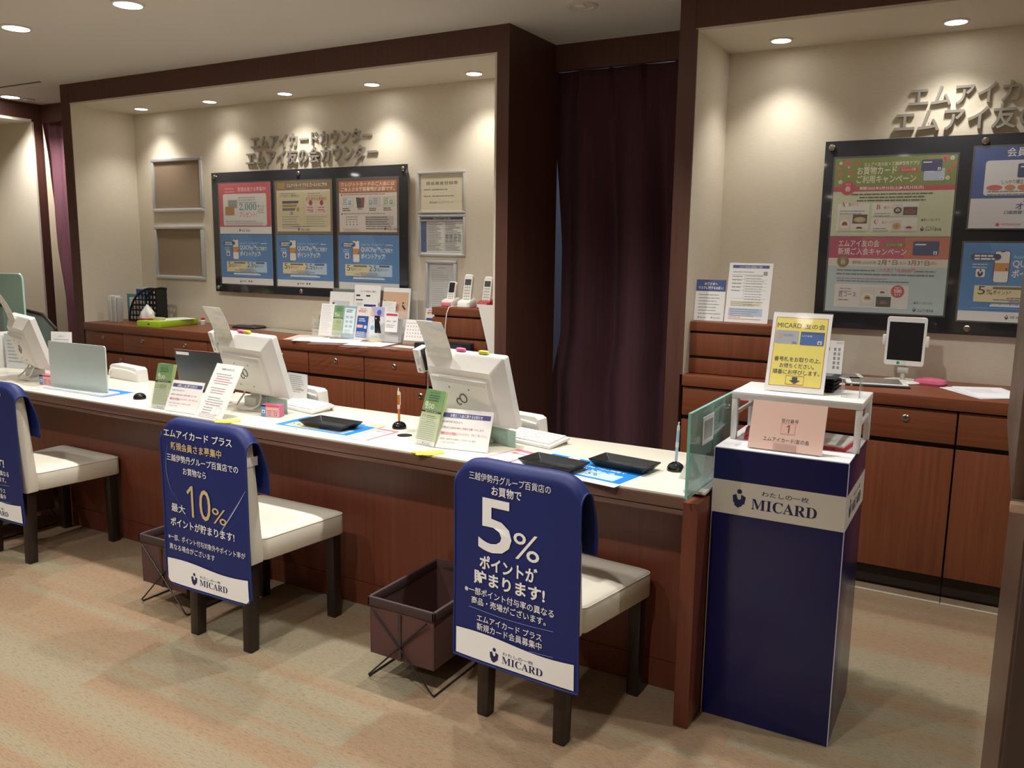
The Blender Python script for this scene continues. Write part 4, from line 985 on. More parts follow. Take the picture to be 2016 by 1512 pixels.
# stacks of upright paper files
for k_, (x, wd, hh) in enumerate(((-5.05, 0.035, 0.195), (-5.008, 0.026, 0.19), (-4.975, 0.028, 0.195), (-4.945, 0.022, 0.188))):
    m = MB(); m.box(-wd / 2, wd / 2, 0, 0.20, 0, hh, M('#cfcdca' if k_ % 2 else '#e2e0dd', 0.6), 0.002)
    for q in range(3): m.box(-wd / 2 + wd * (q + 0.6) / 4, -wd / 2 + wd * (q + 0.75) / 4, -0.0006, 0.0, 0.01, hh - 0.006, M('#a09d99', 0.7))
    tag(m.build('paper_file', None, (x, 2.668, ZD)), '%s upright paper file from the left at the left edge of the desk' % ords[k_], 'file', 'upright paper files at the left')
s = Sheet(0.22, 0.20, 100, M('#c9ccd0', 0.5), 0.03); s.lines(10, 74, 80, 7, 9, 2.2, GREY)
tag(s.build('paper_bundle', None, (-4.80, 2.745, ZD), (0, 0, R(8))), 'grey bundle of printed papers left of the leftmost monitor', 'papers')
def draw_doc(s): s.text('お知らせ', 50, s.V - 22, 6, GREY, 0, 'c', 30, 1); s.lines(12, s.V - 32, 76, 14, 11, 2.2, rag=0.4)
stand('upright_document', 'white printed sheet standing behind the leftmost monitor', 'sign', -4.495, 2.800, 20, 4, 0.13, 0.225, draw_doc, cover=False)

# ================================================================ SIGN LETTERING ON THE WALLS
STEELS = M('#b3aea5', 0.3, 0.4)
def lettering(txt, x0, x1, z0, z1, label, kerns=None):
    """raised metal letters from x0 to x1 on the alcove wall, one mesh for each letter"""
    t = thing('sign_lettering', label, 'sign letters', (x0, YB, z0))
    n = len(txt); pitch = (x1 - x0) / n
    for i, ch in enumerate(txt):
        c = bpy.data.curves.new('letter', 'FONT'); c.body = ch; c.size = 1; c.offset = 0.018; c.resolution_u = 3; c.extrude = 0.0065 / pitch; c.bevel_depth = 0.0
        o = bpy.data.objects.new('letter', c); sc.collection.objects.link(o)
        bpy.context.view_layer.update()
        ev = o.evaluated_get(bpy.context.evaluated_depsgraph_get()); me = bpy.data.meshes.new_from_object(ev)
        bpy.data.objects.remove(o); bpy.data.curves.remove(c)
        xs = [v.co.x for v in me.vertices]; ys = [v.co.y for v in me.vertices]
        k = pitch * 0.98
        cx = 0.5
        for v in me.vertices:
            x, y, z = v.co
            v.co = ((x - cx) * k + pitch * (i + 0.5), -0.0085 + z * -k, (y + 0.12) * (z1 - z0) * 1.0)
        me.materials.clear(); me.materials.append(STEELS)
        me.polygons.foreach_set('material_index', [0] * len(me.polygons))
        me.update()
        ob = bpy.data.objects.new('letter', me); sc.collection.objects.link(ob); ob.parent = t
        # fixing pins back to the wall
    b = MB()
    for i in range(n): b.cyl((pitch * (i + 0.5), -0.003, (z1 - z0) * 0.4), (pitch * (i + 0.5), 0.0, (z1 - z0) * 0.4), 0.002, STEELS, 6)
    b.build('fixing_pins', t)
lettering('エムアイカードカウンター', -4.465, -3.41, 2.072, 2.170, 'upper line of raised steel letters above the left notice board')
lettering('エムアイ友の会カウンター', -4.515, -3.365, 1.966, 2.072, 'lower line of raised steel letters above the left notice board')
lettering('エムアイカードカウンター', -0.405, 0.65, 2.072, 2.170, 'upper line of raised steel letters above the right notice board, cut by the photo edge')
lettering('エムアイ友の会カウンター', -0.458, 0.69, 1.966, 2.072, 'lower line of raised steel letters above the right notice board, cut by the photo edge')

# ================================================================ NOTICE BOARDS
def board(x0, x1, z0, z1, label):
    t = thing('notice_board', label, 'notice board', ((x0 + x1) / 2, YB - 0.002, z0)); h = (x1 - x0) / 2; H_ = z1 - z0
    MB().box(-h, h, -0.034, -0.028, 0, H_, M('#34353a', 0.07), 0.001).build('panel', t)
    for px in (-h + 0.03, -0.03, h - 0.03):
        for pz in (0.028, H_ - 0.028):
            X = xf((px, -0.0342, pz), R(90))
            m = MB(); m.lathe([(0.014, 0), (0.014, 0.006), (0.011, 0.009), (0.004, 0.010)], STEEL, 20, X); m.cyl((px, -0.0278, pz), (px, 0, pz), 0.008, STEEL, 12); m.build('standoff_bolt', t)
    return t
board(-4.828, -3.128, 1.110, 1.932, 'large black glass notice board in the left alcove')
board(-0.735, 0.62, 1.090, 1.945, 'large black glass notice board in the right alcove')

YP = YB - 0.0385
def poster(name, x0, x1, z0, z1, label, draw, group, base=PAPER, sleeve=True, cat='poster', y=YP, art='print'):
    t = thing(name, label, cat, ((x0 + x1) / 2, y, z0), 0, group)
    s = Sheet(x1 - x0, z1 - z0, 100, base, 0.0008, eps=0.00025); draw(s)
    s.build(art, t)
    if sleeve: MB().box(-(x1 - x0) / 2 - 0.007, (x1 - x0) / 2 + 0.007, -0.0042, -0.0034, -0.006, z1 - z0 + 0.008, SLEEVE).build('clear_sleeve', t)
    return t
def card_pic(s, x, y, w_, h_, c, L=3, em=True):
    s.rrect(x, y, w_, h_, 1.2, M(c, 0.4), L); s.rect(x + w_ * .08, y + h_ * .72, w_ * .42, h_ * .09, PAPER, L + 1)
    if em: s.rect(x + w_ * .80, y + h_ * .06, w_ * .14, w_ * .14, PAPER, L + 1); s.emblem(x + w_ * .87, y + h_ * .06 + w_ * .07, w_ * .11, PRN, L + 2)
POSTB = M('#3a82c4', 0.45); POSTB2 = M('#4b90cf', 0.45)
def draw_quic(s):
    V = s.V
    s.rect(0, V * 0.13, 100, V * 0.87, POSTB, 1); s.poly([(20, V), (56, V), (78, V * 0.62), (52, V * 0.3), (30, V * 0.3)][::-1], POSTB2, 2)
    s.rrect(24, V * 0.50, 12, V * 0.40, 2, INK, 3); s.rrect(24.6, V * 0.505, 10.8, V * 0.39, 1.6, PAPER, 4); s.rect(24.6, V * 0.645, 10.8, V * 0.105, M('#d8953c', 0.5), 5); s.rect(28.5, V * 0.885, 3, V * 0.012, INK, 5); s.rect(33, V * 0.655, 1.6, V * 0.03, BLUED, 6)
    s.rrect(6, V * 0.785, 23, V * 0.078, 3, M('#2b3a66', 0.5), 6); s.lines(9, V * 0.848, 17, 2, 2.6, 1.5, PAPER, L=7)
    s.lines(8, V * 0.735, 13, 2, 2.5, 1.0, SKY, L=3); s.rrect(11, V * 0.565, 7, V * 0.105, 1.2, PAPER, 3); s.emblem(14.5, V * 0.618, 6.5, PRN, 4)
    s.text('Apple Pay・Google Pay™', 38, V * 0.80, 3.4, SKY, 0, 'l', 38, 3); s.lines(79, V * 0.832, 12, 1, 2, 1.4, SKY, L=3)
    s.text('QUICPay™', 38, V * 0.675, 7.6, PAPER, 0.012, 'l', 32, 3); s.text('のご利用で', 70.5, V * 0.682, 5.8, PAPER, 0.02, 'l', 19.5, 3); s.text('ポイントアップ!', 38, V * 0.565, 7.0, PAPER, 0.03, 'l', 40, 3)
    s.rect(11, V * 0.25, 78, V * 0.21, SKY, 3); s.poly([(11, V * 0.25), (11, V * 0.46), (58, V * 0.46), (46, V * 0.25)], CREAM, 4)
    s.text('5', 14, V * 0.345, 7.2, INK, 0.0, 'l', 5.5, 5); s.text('%', 20.5, V * 0.345, 4.4, INK, 0, 'l', 4.6, 5); s.text('ポイント*', 25.5, V * 0.35, 3.6, INK, 0.01, 'l', 13.5, 5); s.rrect(25, V * 0.415, 23, V * 0.032, 1, M('#7a6a45', 0.5), 5)
    s.text('2.5', 51.5, V * 0.345, 7.2, INK, 0.0, 'l', 12, 5); s.text('%', 64.5, V * 0.345, 4.2, INK, 0, 'l', 4.6, 5); s.text('ポイント*', 69.8, V * 0.35, 3.4, INK, 0.01, 'l', 13, 5); s.rrect(68, V * 0.42, 17, V * 0.032, 1, M('#3d4c7d', 0.5), 5)
    s.lines(36, V * 0.315, 30, 1, 2, 1.0, GREY, L=5); s.lines(26, V * 0.29, 48, 1, 2, 1.0, GREY, L=5); s.lines(38, V * 0.27, 28, 1, 2, 0.9, GREY, L=5)
    s.rect(24, V * 0.193, 53, V * 0.022, PAPER, 3); s.lines(25, V * 0.232, 50, 1, 2, 1.2, SKY, L=3); s.lines(10, V * 0.175, 78, 1, 2, 0.8, M('#6fa6d6', 0.5), L=3)
    s.emblem(37.5, V * 0.062, 4, PRN, 1); s.text('MICARD', 40, V * 0.05, 2.2, INK, 0, 'l', 8.5, 1, True); s.oval(54, V * 0.065, 1.3, 1.3, INK, 1); s.oval(58.5, V * 0.065, 1.3, 1.3, INK, 1)
def draw_2000(s):
    V = s.V
    s.rect(0, V * 0.14, 100, V * 0.86, M('#d4515f', 0.45), 1); s.rrect(8, V * 0.16, 84, V * 0.63, 3, M('#e9e6e2', 0.5), 2)
    s.text('新規会員さま募集中!', 38, V * 0.83, 6.2, M('#f3d3d3', 0.5), 0.01, 'l', 54, 2); s.lines(12, V * 0.90, 22, 2, 4.0, 1.2, M('#eab0b4', 0.5), L=2)
    s.rect(18, V * 0.51, 18, V * 0.16, M('#9da0a6', 0.4), 3); s.rect(12, V * 0.37, 18, V * 0.17, M('#b98943', 0.4), 4)
    s.text('2,000', 40, V * 0.445, 11, M('#4b9aa0', 0.5), 0, 'l', 33, 3, True); s.text('ポイント', 75, V * 0.51, 4.2, INK, 0.01, 'l', 13, 3); s.lines(75, V * 0.49, 14, 3, 2.4, 0.9, L=3)
    s.text('プレゼント!', 40, V * 0.33, 7.5, M('#d15868', 0.5), 0.0, 'l', 33, 3); s.lines(38, V * 0.72, 40, 3, 3.2, 1.1, GREEK, L=3); s.lines(12, V * 0.255, 76, 3, 2.6, 0.9, GREEK, L=3)
    s.logo(38, V * 0.045, 5, PRN, 1, True)
def draw_gold(s):
    V = s.V
    s.rect(0, 0, 100, V, M('#8a6a45', 0.45), 1); s.rect(3, 3.5, 94, V * 0.78, M('#e4dcc0', 0.5), 2); s.rect(4.5, V * 0.13, 91, V * 0.66, M('#ddd2a8', 0.5), 2.4)
    s.rect(5, V * 0.86, 13, V * 0.11, M('#b4883f', 0.4), 3); s.text('エムアイカード プラス ゴールドのご案内', 22, V * 0.885, 5.0, M('#efe6cf', 0.5), 0.02, 'l', 70, 3); s.lines(36, V * 0.865, 24, 1, 2, 1.0, M('#bda27a', 0.5), L=3)
    s.text('いつでもポイント最大8%以上!', 9, V * 0.70, 3.8, INK, 0.01, 'l', 35, 3); s.lines(10, V * 0.775, 33, 1, 2, 1.1, L=3)
    for k_, c in enumerate(('#4c4a4d', '#a98c4e', '#76706b')): s.poly([(13, V * (0.63 - 0.068 * k_)), (43 - 3 * k_, V * (0.63 - 0.068 * k_)), (41 - 3 * k_, V * (0.58 - 0.068 * k_)), (13, V * (0.58 - 0.068 * k_))][::-1], M(c, 0.4), 3)
    s.oval(41, V * 0.465, 2.8, 2.8, M('#b79a55', 0.4), 3); s.rect(27, V * 0.365, 5, 4.4, GREEK, 3); s.lines(12, V * 0.335, 32, 4, 3.2, 1.0, L=3); s.lines(12, V * 0.18, 34, 3, 2.2, 0.7, L=3)
    s.rect(51.5, V * 0.15, 0.3, V * 0.62, M('#b3a273', 0.5), 3); s.text('初年度年会費無料!', 55, V * 0.625, 4.6, M('#b0555a', 0.5), 0.01, 'l', 36, 3); s.lines(58, V * 0.765, 28, 2, 3, 1.0, L=3)
    for x_ in (55, 74):
        s.rrect(x_, V * 0.37, 17, V * 0.20, 1, M('#ecd6cf', 0.5), 3); s.oval(x_ + 8.5, V * 0.585, 3, 3.4, M('#9b2c3a', 0.4), 4); s.lines(x_ + 2, V * 0.51, 12, 2, 3.2, 1.4, M('#c0767c', 0.5), L=4); s.text('ご登録' if x_ == 55 else 'カードご利用', x_ + 8.5, V * 0.40, 3.0, M('#a04a52', 0.5), 0, 'c', 9 if x_ == 55 else 13, 4)
    s.lines(55, V * 0.33, 36, 5, 3.0, 0.8, L=3); s.lines(32, V * 0.15, 34, 1, 3, 1.0, L=3); s.logo(40, V * 0.065, 5, PRN, 3, False)
def draw_ident(s):
    V = s.V
    s.rect(0, 0, 100, V, M('#5d3526', 0.45), 1); s.rect(2.5, 3, 95, V - 8, M('#e9dfd4', 0.5), 2); s.rect(2.5, V * 0.745, 95, V * 0.215, M('#c5763b', 0.45), 3)
    s.text('クレジットカードのご入会には', 6, V * 0.865, 5.4, M('#f6e9dc', 0.5), 0.022, 'l', 88, 4); s.text('ご本人さま確認書類が必要です。', 6, V * 0.775, 5.4, M('#f6e9dc', 0.5), 0.022, 'l', 88, 4); s.lines(7, V * 0.765, 84, 1, 2, 0.7, M('#8c4a20', 0.5), L=4)
    for y_ in (V * 0.70, V * 0.355): s.rect(6, y_, 2, 2, INK, 3); s.lines(9.5, y_ + 2, 70, 1, 2, 1.3, M('#a99a90', 0.5), L=3, rag=0.05)
    for x_, c in ((7, '#dfe5ea'), (52, '#dcd2dc'), (75, '#d6e2bd')):
        s.rrect(x_, V * 0.50, 19, V * 0.17, 1, M('#b7aaa4', 0.5), 3); s.rrect(x_ + 0.4, V * 0.505, 18.2, V * 0.16, 1, M(c, 0.5), 4); px = x_ + (13.5 if x_ != 52 else 3.5)
        s.rect(px - 2.2, V * 0.535, 4.4, V * 0.075, M('#7f9fc4', 0.5), 5); s.oval(px, V * 0.58, 1.2, 1.6, M('#e8d9cc', 0.5), 6); s.lines(x_ + 2 + (6 if x_ == 52 else 0), V * 0.645, 8, 4, 2.2, 0.9, GREY, L=5); s.lines(x_ + 1, V * 0.475, 15, 2, 2.4, 1.1, INK, L=3)
    s.poly([(31, V * 0.67), (39, V * 0.66), (40, V * 0.48), (33, V * 0.475)][::-1], M('#3b3a40', 0.5), 4); s.poly([(39, V * 0.66), (45.5, V * 0.665), (44, V * 0.48), (40, V * 0.48)][::-1], M('#8f3c3a', 0.5), 4); s.lines(34, V * 0.465, 8, 1, 2, 1.0, INK, L=3)
    for r_ in range(4):
        for c_ in range(7):
            if r_ < 2 or c_ % 2 == 0: s.rect(14 + c_ * 2.9, V * (0.305 - 0.045 * r_), 1.3, 1.4, INK, 3)
    s.rect(46, V * 0.165, 46, V * 0.165, M('#c9bdb8', 0.5), 3); s.lines(47, V * 0.315, 43, 6, 2.9, 1.0, M('#4f4644', 0.5), L=4); s.lines(9, V * 0.10, 32, 2, 2.2, 0.9, L=3); s.logo(77, V * 0.075, 5.2, PRN, 3, True)
gP = 'posters on the left notice board'
cols = ((-4.757, -4.262), (-4.221, -3.725), (-3.676, -3.194))
for (a, b_), d, lab in zip(cols, (draw_2000, draw_gold, draw_ident), ('red bordered poster about 2,000 points, top left on the left notice board', 'gold and cream poster, top middle on the left notice board', 'orange headed poster about identity papers, top right on the left notice board')):
    poster('poster', a, b_, 1.514, 1.856, lab, d, gP)
for (a, b_), lab in zip(cols, ('blue mobile payment poster, bottom left on the left notice board', 'blue mobile payment poster, bottom middle on the left notice board', 'blue mobile payment poster, bottom right on the left notice board, behind the leaflet rack')):
    poster('poster', a, b_, 1.168, 1.510, lab, draw_quic, gP)
FOOD = [M('#d6d2cc', 0.5), M('#b06a42', 0.5), M('#4a3a32', 0.5), M('#8f4a46', 0.5), M('#c7a25c', 0.5), M('#e7ded2', 0.5), M('#20242c', 0.5)]
def dish(s, x, y, w_, h_, bg, plate, food, L=4):
    s.rect(x, y, w_, h_, FOOD[bg], L); s.oval(x + w_ / 2, y + h_ * 0.42, w_ * 0.42, h_ * 0.30, FOOD[plate], L + 1)
    for k_ in range(5): s.oval(x + w_ * (0.36 + 0.07 * k_), y + h_ * (0.40 + 0.09 * (k_ % 2)), w_ * 0.09, h_ * 0.09, FOOD[food], L + 2, 10)
def flower(s, x, y, r_, m, L=2):
    for k_ in range(5): s.oval(x + r_ * 0.6 * math.cos(1.257 * k_ + 0.3), y + r_ * 0.6 * math.sin(1.257 * k_ + 0.3), r_ * 0.5, r_ * 0.5, m, L, 10)
def draw_green(s):
    V = s.V; pg = M('#7a8a35', 0.5); pr = M('#c33b52', 0.5); pk = M('#d9736a', 0.5); cr = M('#efe6cc', 0.5)
    s.rect(0, 0, 100, V, M('#ced3b4', 0.5), 0.5); s.rect(0, V * 0.62, 100, V * 0.38, pg, 1); s.rect(0, V * 0.575, 100, V * 0.06, pr, 1.5)
    for x_, y_, r_, m in ((5, .94, 1.5, cr), (10.5, .935, 3, pk), (19, .93, 2, pk), (3.5, .875, 1.5, pk), (14, .825, 2, pk), (5.5, .79, 2.2, pk), (5.5, .70, 1.8, cr), (12, .885, 1, cr), (12.5, .77, 1, cr), (90.5, .955, 2.8, pk), (96, .96, 1.8, cr), (97.5, .885, 1.8, pk), (94.5, .81, 2.2, pk), (93.5, .72, 1.8, cr), (79, .965, 1.5, pk)): flower(s, x_, V * y_, r_, m)
    s.text('エムアイ友の会 × 三越伊勢丹アプリ', 25, V * 0.89, 3.4, cr, 0.012, 'l', 45, 2); s.text('お買物カード', 19.5, V * 0.785, 7.2, cr, 0.012, 'l', 33, 2); s.text('ご利用キャンペーン', 19.5, V * 0.675, 7.2, cr, 0.012, 'l', 49, 2); s.rrect(54, V * 0.805, 16, V * 0.055, 2, pr, 2); s.text('エントリー不要', 62, V * 0.817, 2.4, M('#f1b8a8', 0.5), 0.01, 'c', 11.5, 3)
    card_pic(s, 74.5, V * 0.69, 16.5, V * 0.15, '#b7c3d8', 3); card_pic(s, 72, V * 0.81, 16.5, V * 0.14, '#26256b', 5)
    s.oval(12.5, V * 0.62, 6.2, 6.2, M('#c22f4c', 0.5), 3); s.text('2025', 12.5, V * 0.655, 1.8, M('#f0b8b8', 0.5), 0, 'c', 4.5, 4); s.text('春', 12.5, V * 0.575, 4.8, PAPER, 0.0, 'c', None, 4)
    s.text('期間:2025年2月15日(土)▶3月31日(月)', 22.5, V * 0.585, 3.4, PAPER, 0.015, 'l', 53, 3)
    for k_, (x_, w_) in enumerate(((16, 68), (23, 55), (21, 58))): s.lines(x_, V * (0.545 - 0.04 * k_), w_, 1, 2, 1.2, M('#55583f', 0.5), L=2, rag=0.05)
    s.rrect(5, V * 0.06, 27, V * 0.36, 1, M('#e5e3d8', 0.5), 2); s.rrect(34.5, V * 0.255, 38, V * 0.17, 1, M('#e5e3d8', 0.5), 2); s.rrect(34.5, V * 0.06, 38, V * 0.175, 1, M('#e5e3d8', 0.5), 2)
    for t_, x_, y_ in (('A', 8, .385), ('B', 38, .345), ('C', 37, .155)): s.text(t_, x_, V * y_, 4.2, pr, 0, 'l', 3.4, 3, True); s.text('匠コース' if t_ == 'A' else '極コース' if t_ == 'B' else '旬コース', x_ + 6.5, V * y_ + 0.3, 2.6, pr, 0, 'l', 8, 3)
    s.lines(7, V * 0.33, 22, 2, 2.4, 0.9, L=3); s.lines(36.5, V * 0.295, 14, 2, 2, 0.8, L=3); s.lines(36.5, V * 0.105, 14, 2, 2, 0.8, L=3)
    dish(s, 6.5, V * 0.07, 11, V * 0.21, 0, 5, 1); dish(s, 18.5, V * 0.165, 12.5, V * 0.115, 2, 4, 5); dish(s, 18.5, V * 0.07, 12.5, V * 0.09, 5, 5, 6); dish(s, 52, V * 0.27, 8, V * 0.14, 0, 2, 5); dish(s, 60.5, V * 0.27, 11.5, V * 0.10, 2, 3, 3); dish(s, 52, V * 0.07, 8, V * 0.14, 0, 4, 4); dish(s, 60.5, V * 0.07, 11.5, V * 0.10, 5, 0, 3)
    s.text('▲詳しくはこちら', 83, V * 0.195, 2.4, INK, 0, 'c', 15, 2); s.emblem(77, V * 0.095, 4.2, PRN, 2); s.text('エムアイ友の会', 79.5, V * 0.07, 2.8, INK, 0.01, 'l', 13, 2); s.lines(80, V * 0.125, 10, 1, 2, 0.7, L=2)
def draw_magenta(s):
    V = s.V; a = M('#b52f5c', 0.5); b_ = M('#c2506a', 0.5); c_ = M('#c9735e', 0.5); gd = M('#85703a', 0.5)
    s.rect(0, 0, 100, V, M('#b9cccd', 0.5), 0.5); s.rect(0, V * 0.715, 100, V * 0.285, a, 1); s.rect(28, V * 0.715, 36, V * 0.285, b_, 1.3); s.rect(64, V * 0.715, 36, V * 0.285, c_, 1.3); s.rect(0, V * 0.61, 100, V * 0.105, M('#e3dccb', 0.5), 1)
    s.text('エムアイ友の会', 8, V * 0.865, 6.4, PAPER, 0.008, 'l', 35, 2); s.text('新規ご入会キャンペーン', 8, V * 0.76, 6.4, PAPER, 0.008, 'l', 58, 2); s.rrect(46, V * 0.865, 19, V * 0.06, 2, M('#8a7a45', 0.5), 2); s.text('エントリー不要', 55.5, V * 0.878, 2.4, M('#d9cfa0', 0.5), 0.01, 'c', 13, 3); card_pic(s, 71, V * 0.765, 21, V * 0.18, '#2c3b70', 3)
    s.oval(13, V * 0.672, 5.3, 5.3, gd, 3); s.text('春', 13, V * 0.63, 4.6, M('#efe4c0', 0.5), 0, 'c', None, 4); s.text('2025', 13, V * 0.70, 1.6, M('#cfc08a', 0.5), 0, 'c', 4.5, 4)
    s.text('期間:2025年', 21, V * 0.638, 3.2, M('#6f655a', 0.5), 0, 'l', 21, 2); s.text('2月1日', 43, V * 0.632, 4.6, M('#5a5148', 0.5), 0.01, 'l', 16, 2); s.text('(土)~', 59.5, V * 0.638, 3.2, M('#6f655a', 0.5), 0, 'l', 8, 2); s.text('3月31日', 68, V * 0.632, 4.6, M('#5a5148', 0.5), 0.01, 'l', 17, 2); s.text('(月)', 85.5, V * 0.638, 3.2, M('#6f655a', 0.5), 0, 'l', 5.5, 2)
    s.lines(8, V * 0.565, 33, 1, 2, 1.2, M('#6e7a7c', 0.5), L=2, rag=0); s.text('12カ月積立', 42, V * 0.535, 3.8, RED, 0, 'l', 14.5, 2); s.text('10,000円', 57.5, V * 0.535, 3.8, RED, 0.01, 'l', 17, 2); s.lines(75, V * 0.565, 16, 1, 2, 1.2, M('#6e7a7c', 0.5), L=2, rag=0); s.lines(8, V * 0.515, 82, 1, 2, 1.3, M('#6e7a7c', 0.5), L=2, rag=0)
    s.lines(8, V * 0.455, 44, 1, 2, 1.0, M('#b98a92', 0.5), L=2, rag=0); s.lines(9, V * 0.42, 61, 1, 2, 1.0, M('#6e7a7c', 0.5), L=2, rag=0)
    s.rect(7.5, V * 0.06, 63, V * 0.31, M('#e2dcd6', 0.5), 2); s.text('匠コース', 11.5, V * 0.20, 4.4, INK, 0, 'l', 15, 3); s.lines(12, V * 0.315, 12, 2, 2.6, 0.8, L=3); s.lines(11, V * 0.165, 10, 1, 2, 1.2, L=3)
    dish(s, 30, V * 0.085, 13, V * 0.25, 0, 5, 4, 3); dish(s, 44, V * 0.225, 9.5, V * 0.11, 0, 5, 3, 3); dish(s, 44, V * 0.08, 12.5, V * 0.135, 6, 2, 1, 3)
    s.oval(61.5, V * 0.29, 5.6, 5.6, M('#c43a4b', 0.5), 4); s.text('100', 61.5, V * 0.27, 3.4, PAPER, 0, 'c', 6.5, 5, True); s.text('抽選で', 61.5, V * 0.325, 1.8, PAPER, 0, 'c', 5, 5); s.text('名さま', 61.5, V * 0.235, 1.8, PAPER, 0, 'c', 5, 5)
    s.text('▲詳しくはこちら', 83, V * 0.135, 2.4, INK, 0, 'c', 15, 2); s.emblem(76.5, V * 0.06, 4, PRN, 2); s.text('エムアイ友の会', 79, V * 0.035, 2.8, INK, 0.01, 'l', 13, 2)
def draw_auto(s):
    V = s.V; nb = M('#2a4f9c', 0.5)
    s.rect(0, V * 0.37, 100, V * 0.63, nb, 1); s.rect(0, 0, 100, V * 0.37, M('#dedde4', 0.5), 1); s.text('会員さま募集中', 50, V * 0.875, 7.6, PAPER, 0.012, 'c', 88 - 36, 2)
    s.rrect(9, V * 0.405, 84, V * 0.43, 2.5, M('#e6e5ea', 0.5), 2); card_pic(s, 33, V * 0.62, 24, V * 0.17, '#26386f', 3)
    s.text('しっかり積立', 22, V * 0.545, 3.6, INK, 0, 'l', 16, 3); s.rrect(40, V * 0.535, 34, V * 0.062, 2, nb, 3); s.text('12カ月目で', 43, V * 0.548, 3.2, PAPER, 0.01, 'l', 20, 4)
    for x_, c, w_ in ((17, '#cc6a6a', 6), (28.5, '#cf8a52', 4), (38, '#cf7a48', 4)): s.oval(x_, V * 0.50, w_, 2.4, M(c, 0.5), 3)
    s.text('1カ月分プラス', 44, V * 0.475, 4, INK, 0.01, 'l', 30, 3); s.lines(12, V * 0.46, 70, 2, 2.4, 1.0, GREY, L=3, rag=0.05)
    s.text('ますます便利な', 52, V * 0.315, 2.8, GREY, 0, 'c', 26, 2); s.text('オートチャージ', 34, V * 0.225, 6.0, nb, 0.02, 'l', 46, 2); s.text('口座振替でお積立のお客さま', 26, V * 0.175, 3.0, INK, 0.005, 'l', 44, 2); s.lines(50, V * 0.14, 36, 2, 3, 1.1, L=2)
    s.oval(22, V * 0.045, 1.5, 1.5, RED, 2); s.text('MITSUKOSHI', 25, V * 0.035, 1.8, RED, 0, 'l', 14, 2); s.text('ISETAN', 46, V * 0.032, 2.6, INK, 0.01, 'l', 10, 2)
gR = 'posters on the right notice board'
poster('poster', -0.686, -0.186, 1.516, 1.866, 'green headed spring campaign poster on the right notice board', draw_green, gR)
poster('poster', -0.686, -0.186, 1.170, 1.514, 'magenta headed spring campaign poster on the right notice board, under the green one', draw_magenta, gR)
poster('poster', -0.122, 0.376, 1.552, 1.890, 'navy headed membership poster at the right edge of the photo', draw_auto, gR)
poster('poster', -0.130, 0.370, 1.154, 1.490, 'blue mobile payment poster at the right edge of the photo', draw_quic, gR)

# ================================================================ FRAMES ON THE WALL
BACKING = noise_mat('brown_backing_board', [(0.3, '#8e7354'), (0.7, '#977b5b')], (90, 90, 90), 0.6)
def frame(x0, x1, z0, z1, bw, dp, label, inner, group, name='wall_frame', cat='picture frame', fm=None):
    t = thing(name, label, cat, ((x0 + x1) / 2, YB - 0.001, z0), 0, group); h = (x1 - x0) / 2; H_ = z1 - z0
    m = MB(); fm = fm or ALU
    for a in ((-h, h, 0, bw), (-h, h, H_ - bw, H_), (-h, -h + bw, bw, H_ - bw), (h - bw, h, bw, H_ - bw)): m.box(a[0], a[1], -dp, 0, a[2], a[3], fm, bw * 0.22)
    m.build('frame', t)
    s = Sheet(2 * h - 2 * bw + 0.004, H_ - 2 * bw + 0.004, 100, BACKING if inner is None else PAPER, 0.002)
    if inner: inner(s)
    s.build('backing' if inner is None else 'print', t, (0, -0.004, bw - 0.002))
    MB().box(-h + bw - 0.002, h - bw + 0.002, -0.0062, -0.0056, bw - 0.002, H_ - bw + 0.002, glass_mat('pane', '#d8dcdc', 0.06, 0.05)).build('clear_cover', t)
    return t
gF = 'empty silver snap frames'
frame(-5.490, -4.946, 1.669, 2.055, 0.026, 0.020, 'upper of the two empty silver frames with brown backing', None, gF)
frame(-5.492, -4.960, 1.182, 1.572, 0.026, 0.020, 'lower of the two empty silver frames with brown backing', None, gF)
def draw_licence(s):
    V = s.V; s.rect(0, 0, 100, V, M('#e3dabc', 0.5), 1); s.text('貸金業者登録票', 51, V * 0.70, 6.4, M('#4e4a3f', 0.5), 0, 'c', 72, 2)
    s.text('登録番号', 10, V * 0.56, 2.8, INK, 0, 'l', 16, 2); s.lines(29, V * 0.59, 36, 1, 2, 1.8, GREY, L=2, rag=0); s.lines(10, V * 0.42, 16, 1, 2, 1.8, GREY, L=2, rag=0); s.lines(29, V * 0.42, 50, 1, 2, 1.8, GREY, L=2, rag=0); s.text('株式会社 エムアイカード', 50, V * 0.21, 4.2, M('#5a564a', 0.5), 0, 'c', 54, 2)
def draw_table(s):
    V = s.V; nb = M('#2f4a86', 0.5)
    s.rect(0, 0, 100, V, M('#e6e4dd', 0.5), 1); s.rect(2, V * 0.92, 96, V * 0.06, nb, 2); s.text('貸付条件表', 50, V * 0.93, 2.6, PAPER, 0.01, 'c', 40, 3); s.rect(2, V * 0.05, 13, V * 0.82, nb, 2); s.rect(2, V * 0.865, 96, V * 0.012, nb, 2)
    for f in (0.80, 0.74, 0.68, 0.28, 0.22, 0.17, 0.12, 0.05): s.rect(2, V * f, 96, 0.35, GREY, 3)
    s.rect(56, V * 0.05, 0.3, V * 0.82, GREY, 3)
    for x_ in (17, 58): s.lines(x_, V * 0.84, 36, 18, 3.0, 1.0, M('#6d6d6d', 0.5), L=3, rag=0.55)
    for r_ in range(6):
        for c_ in range(4): s.rect(59 + c_ * 9.5, V * (0.50 - 0.035 * r_), 6.5, 1.3, GREY, 4)
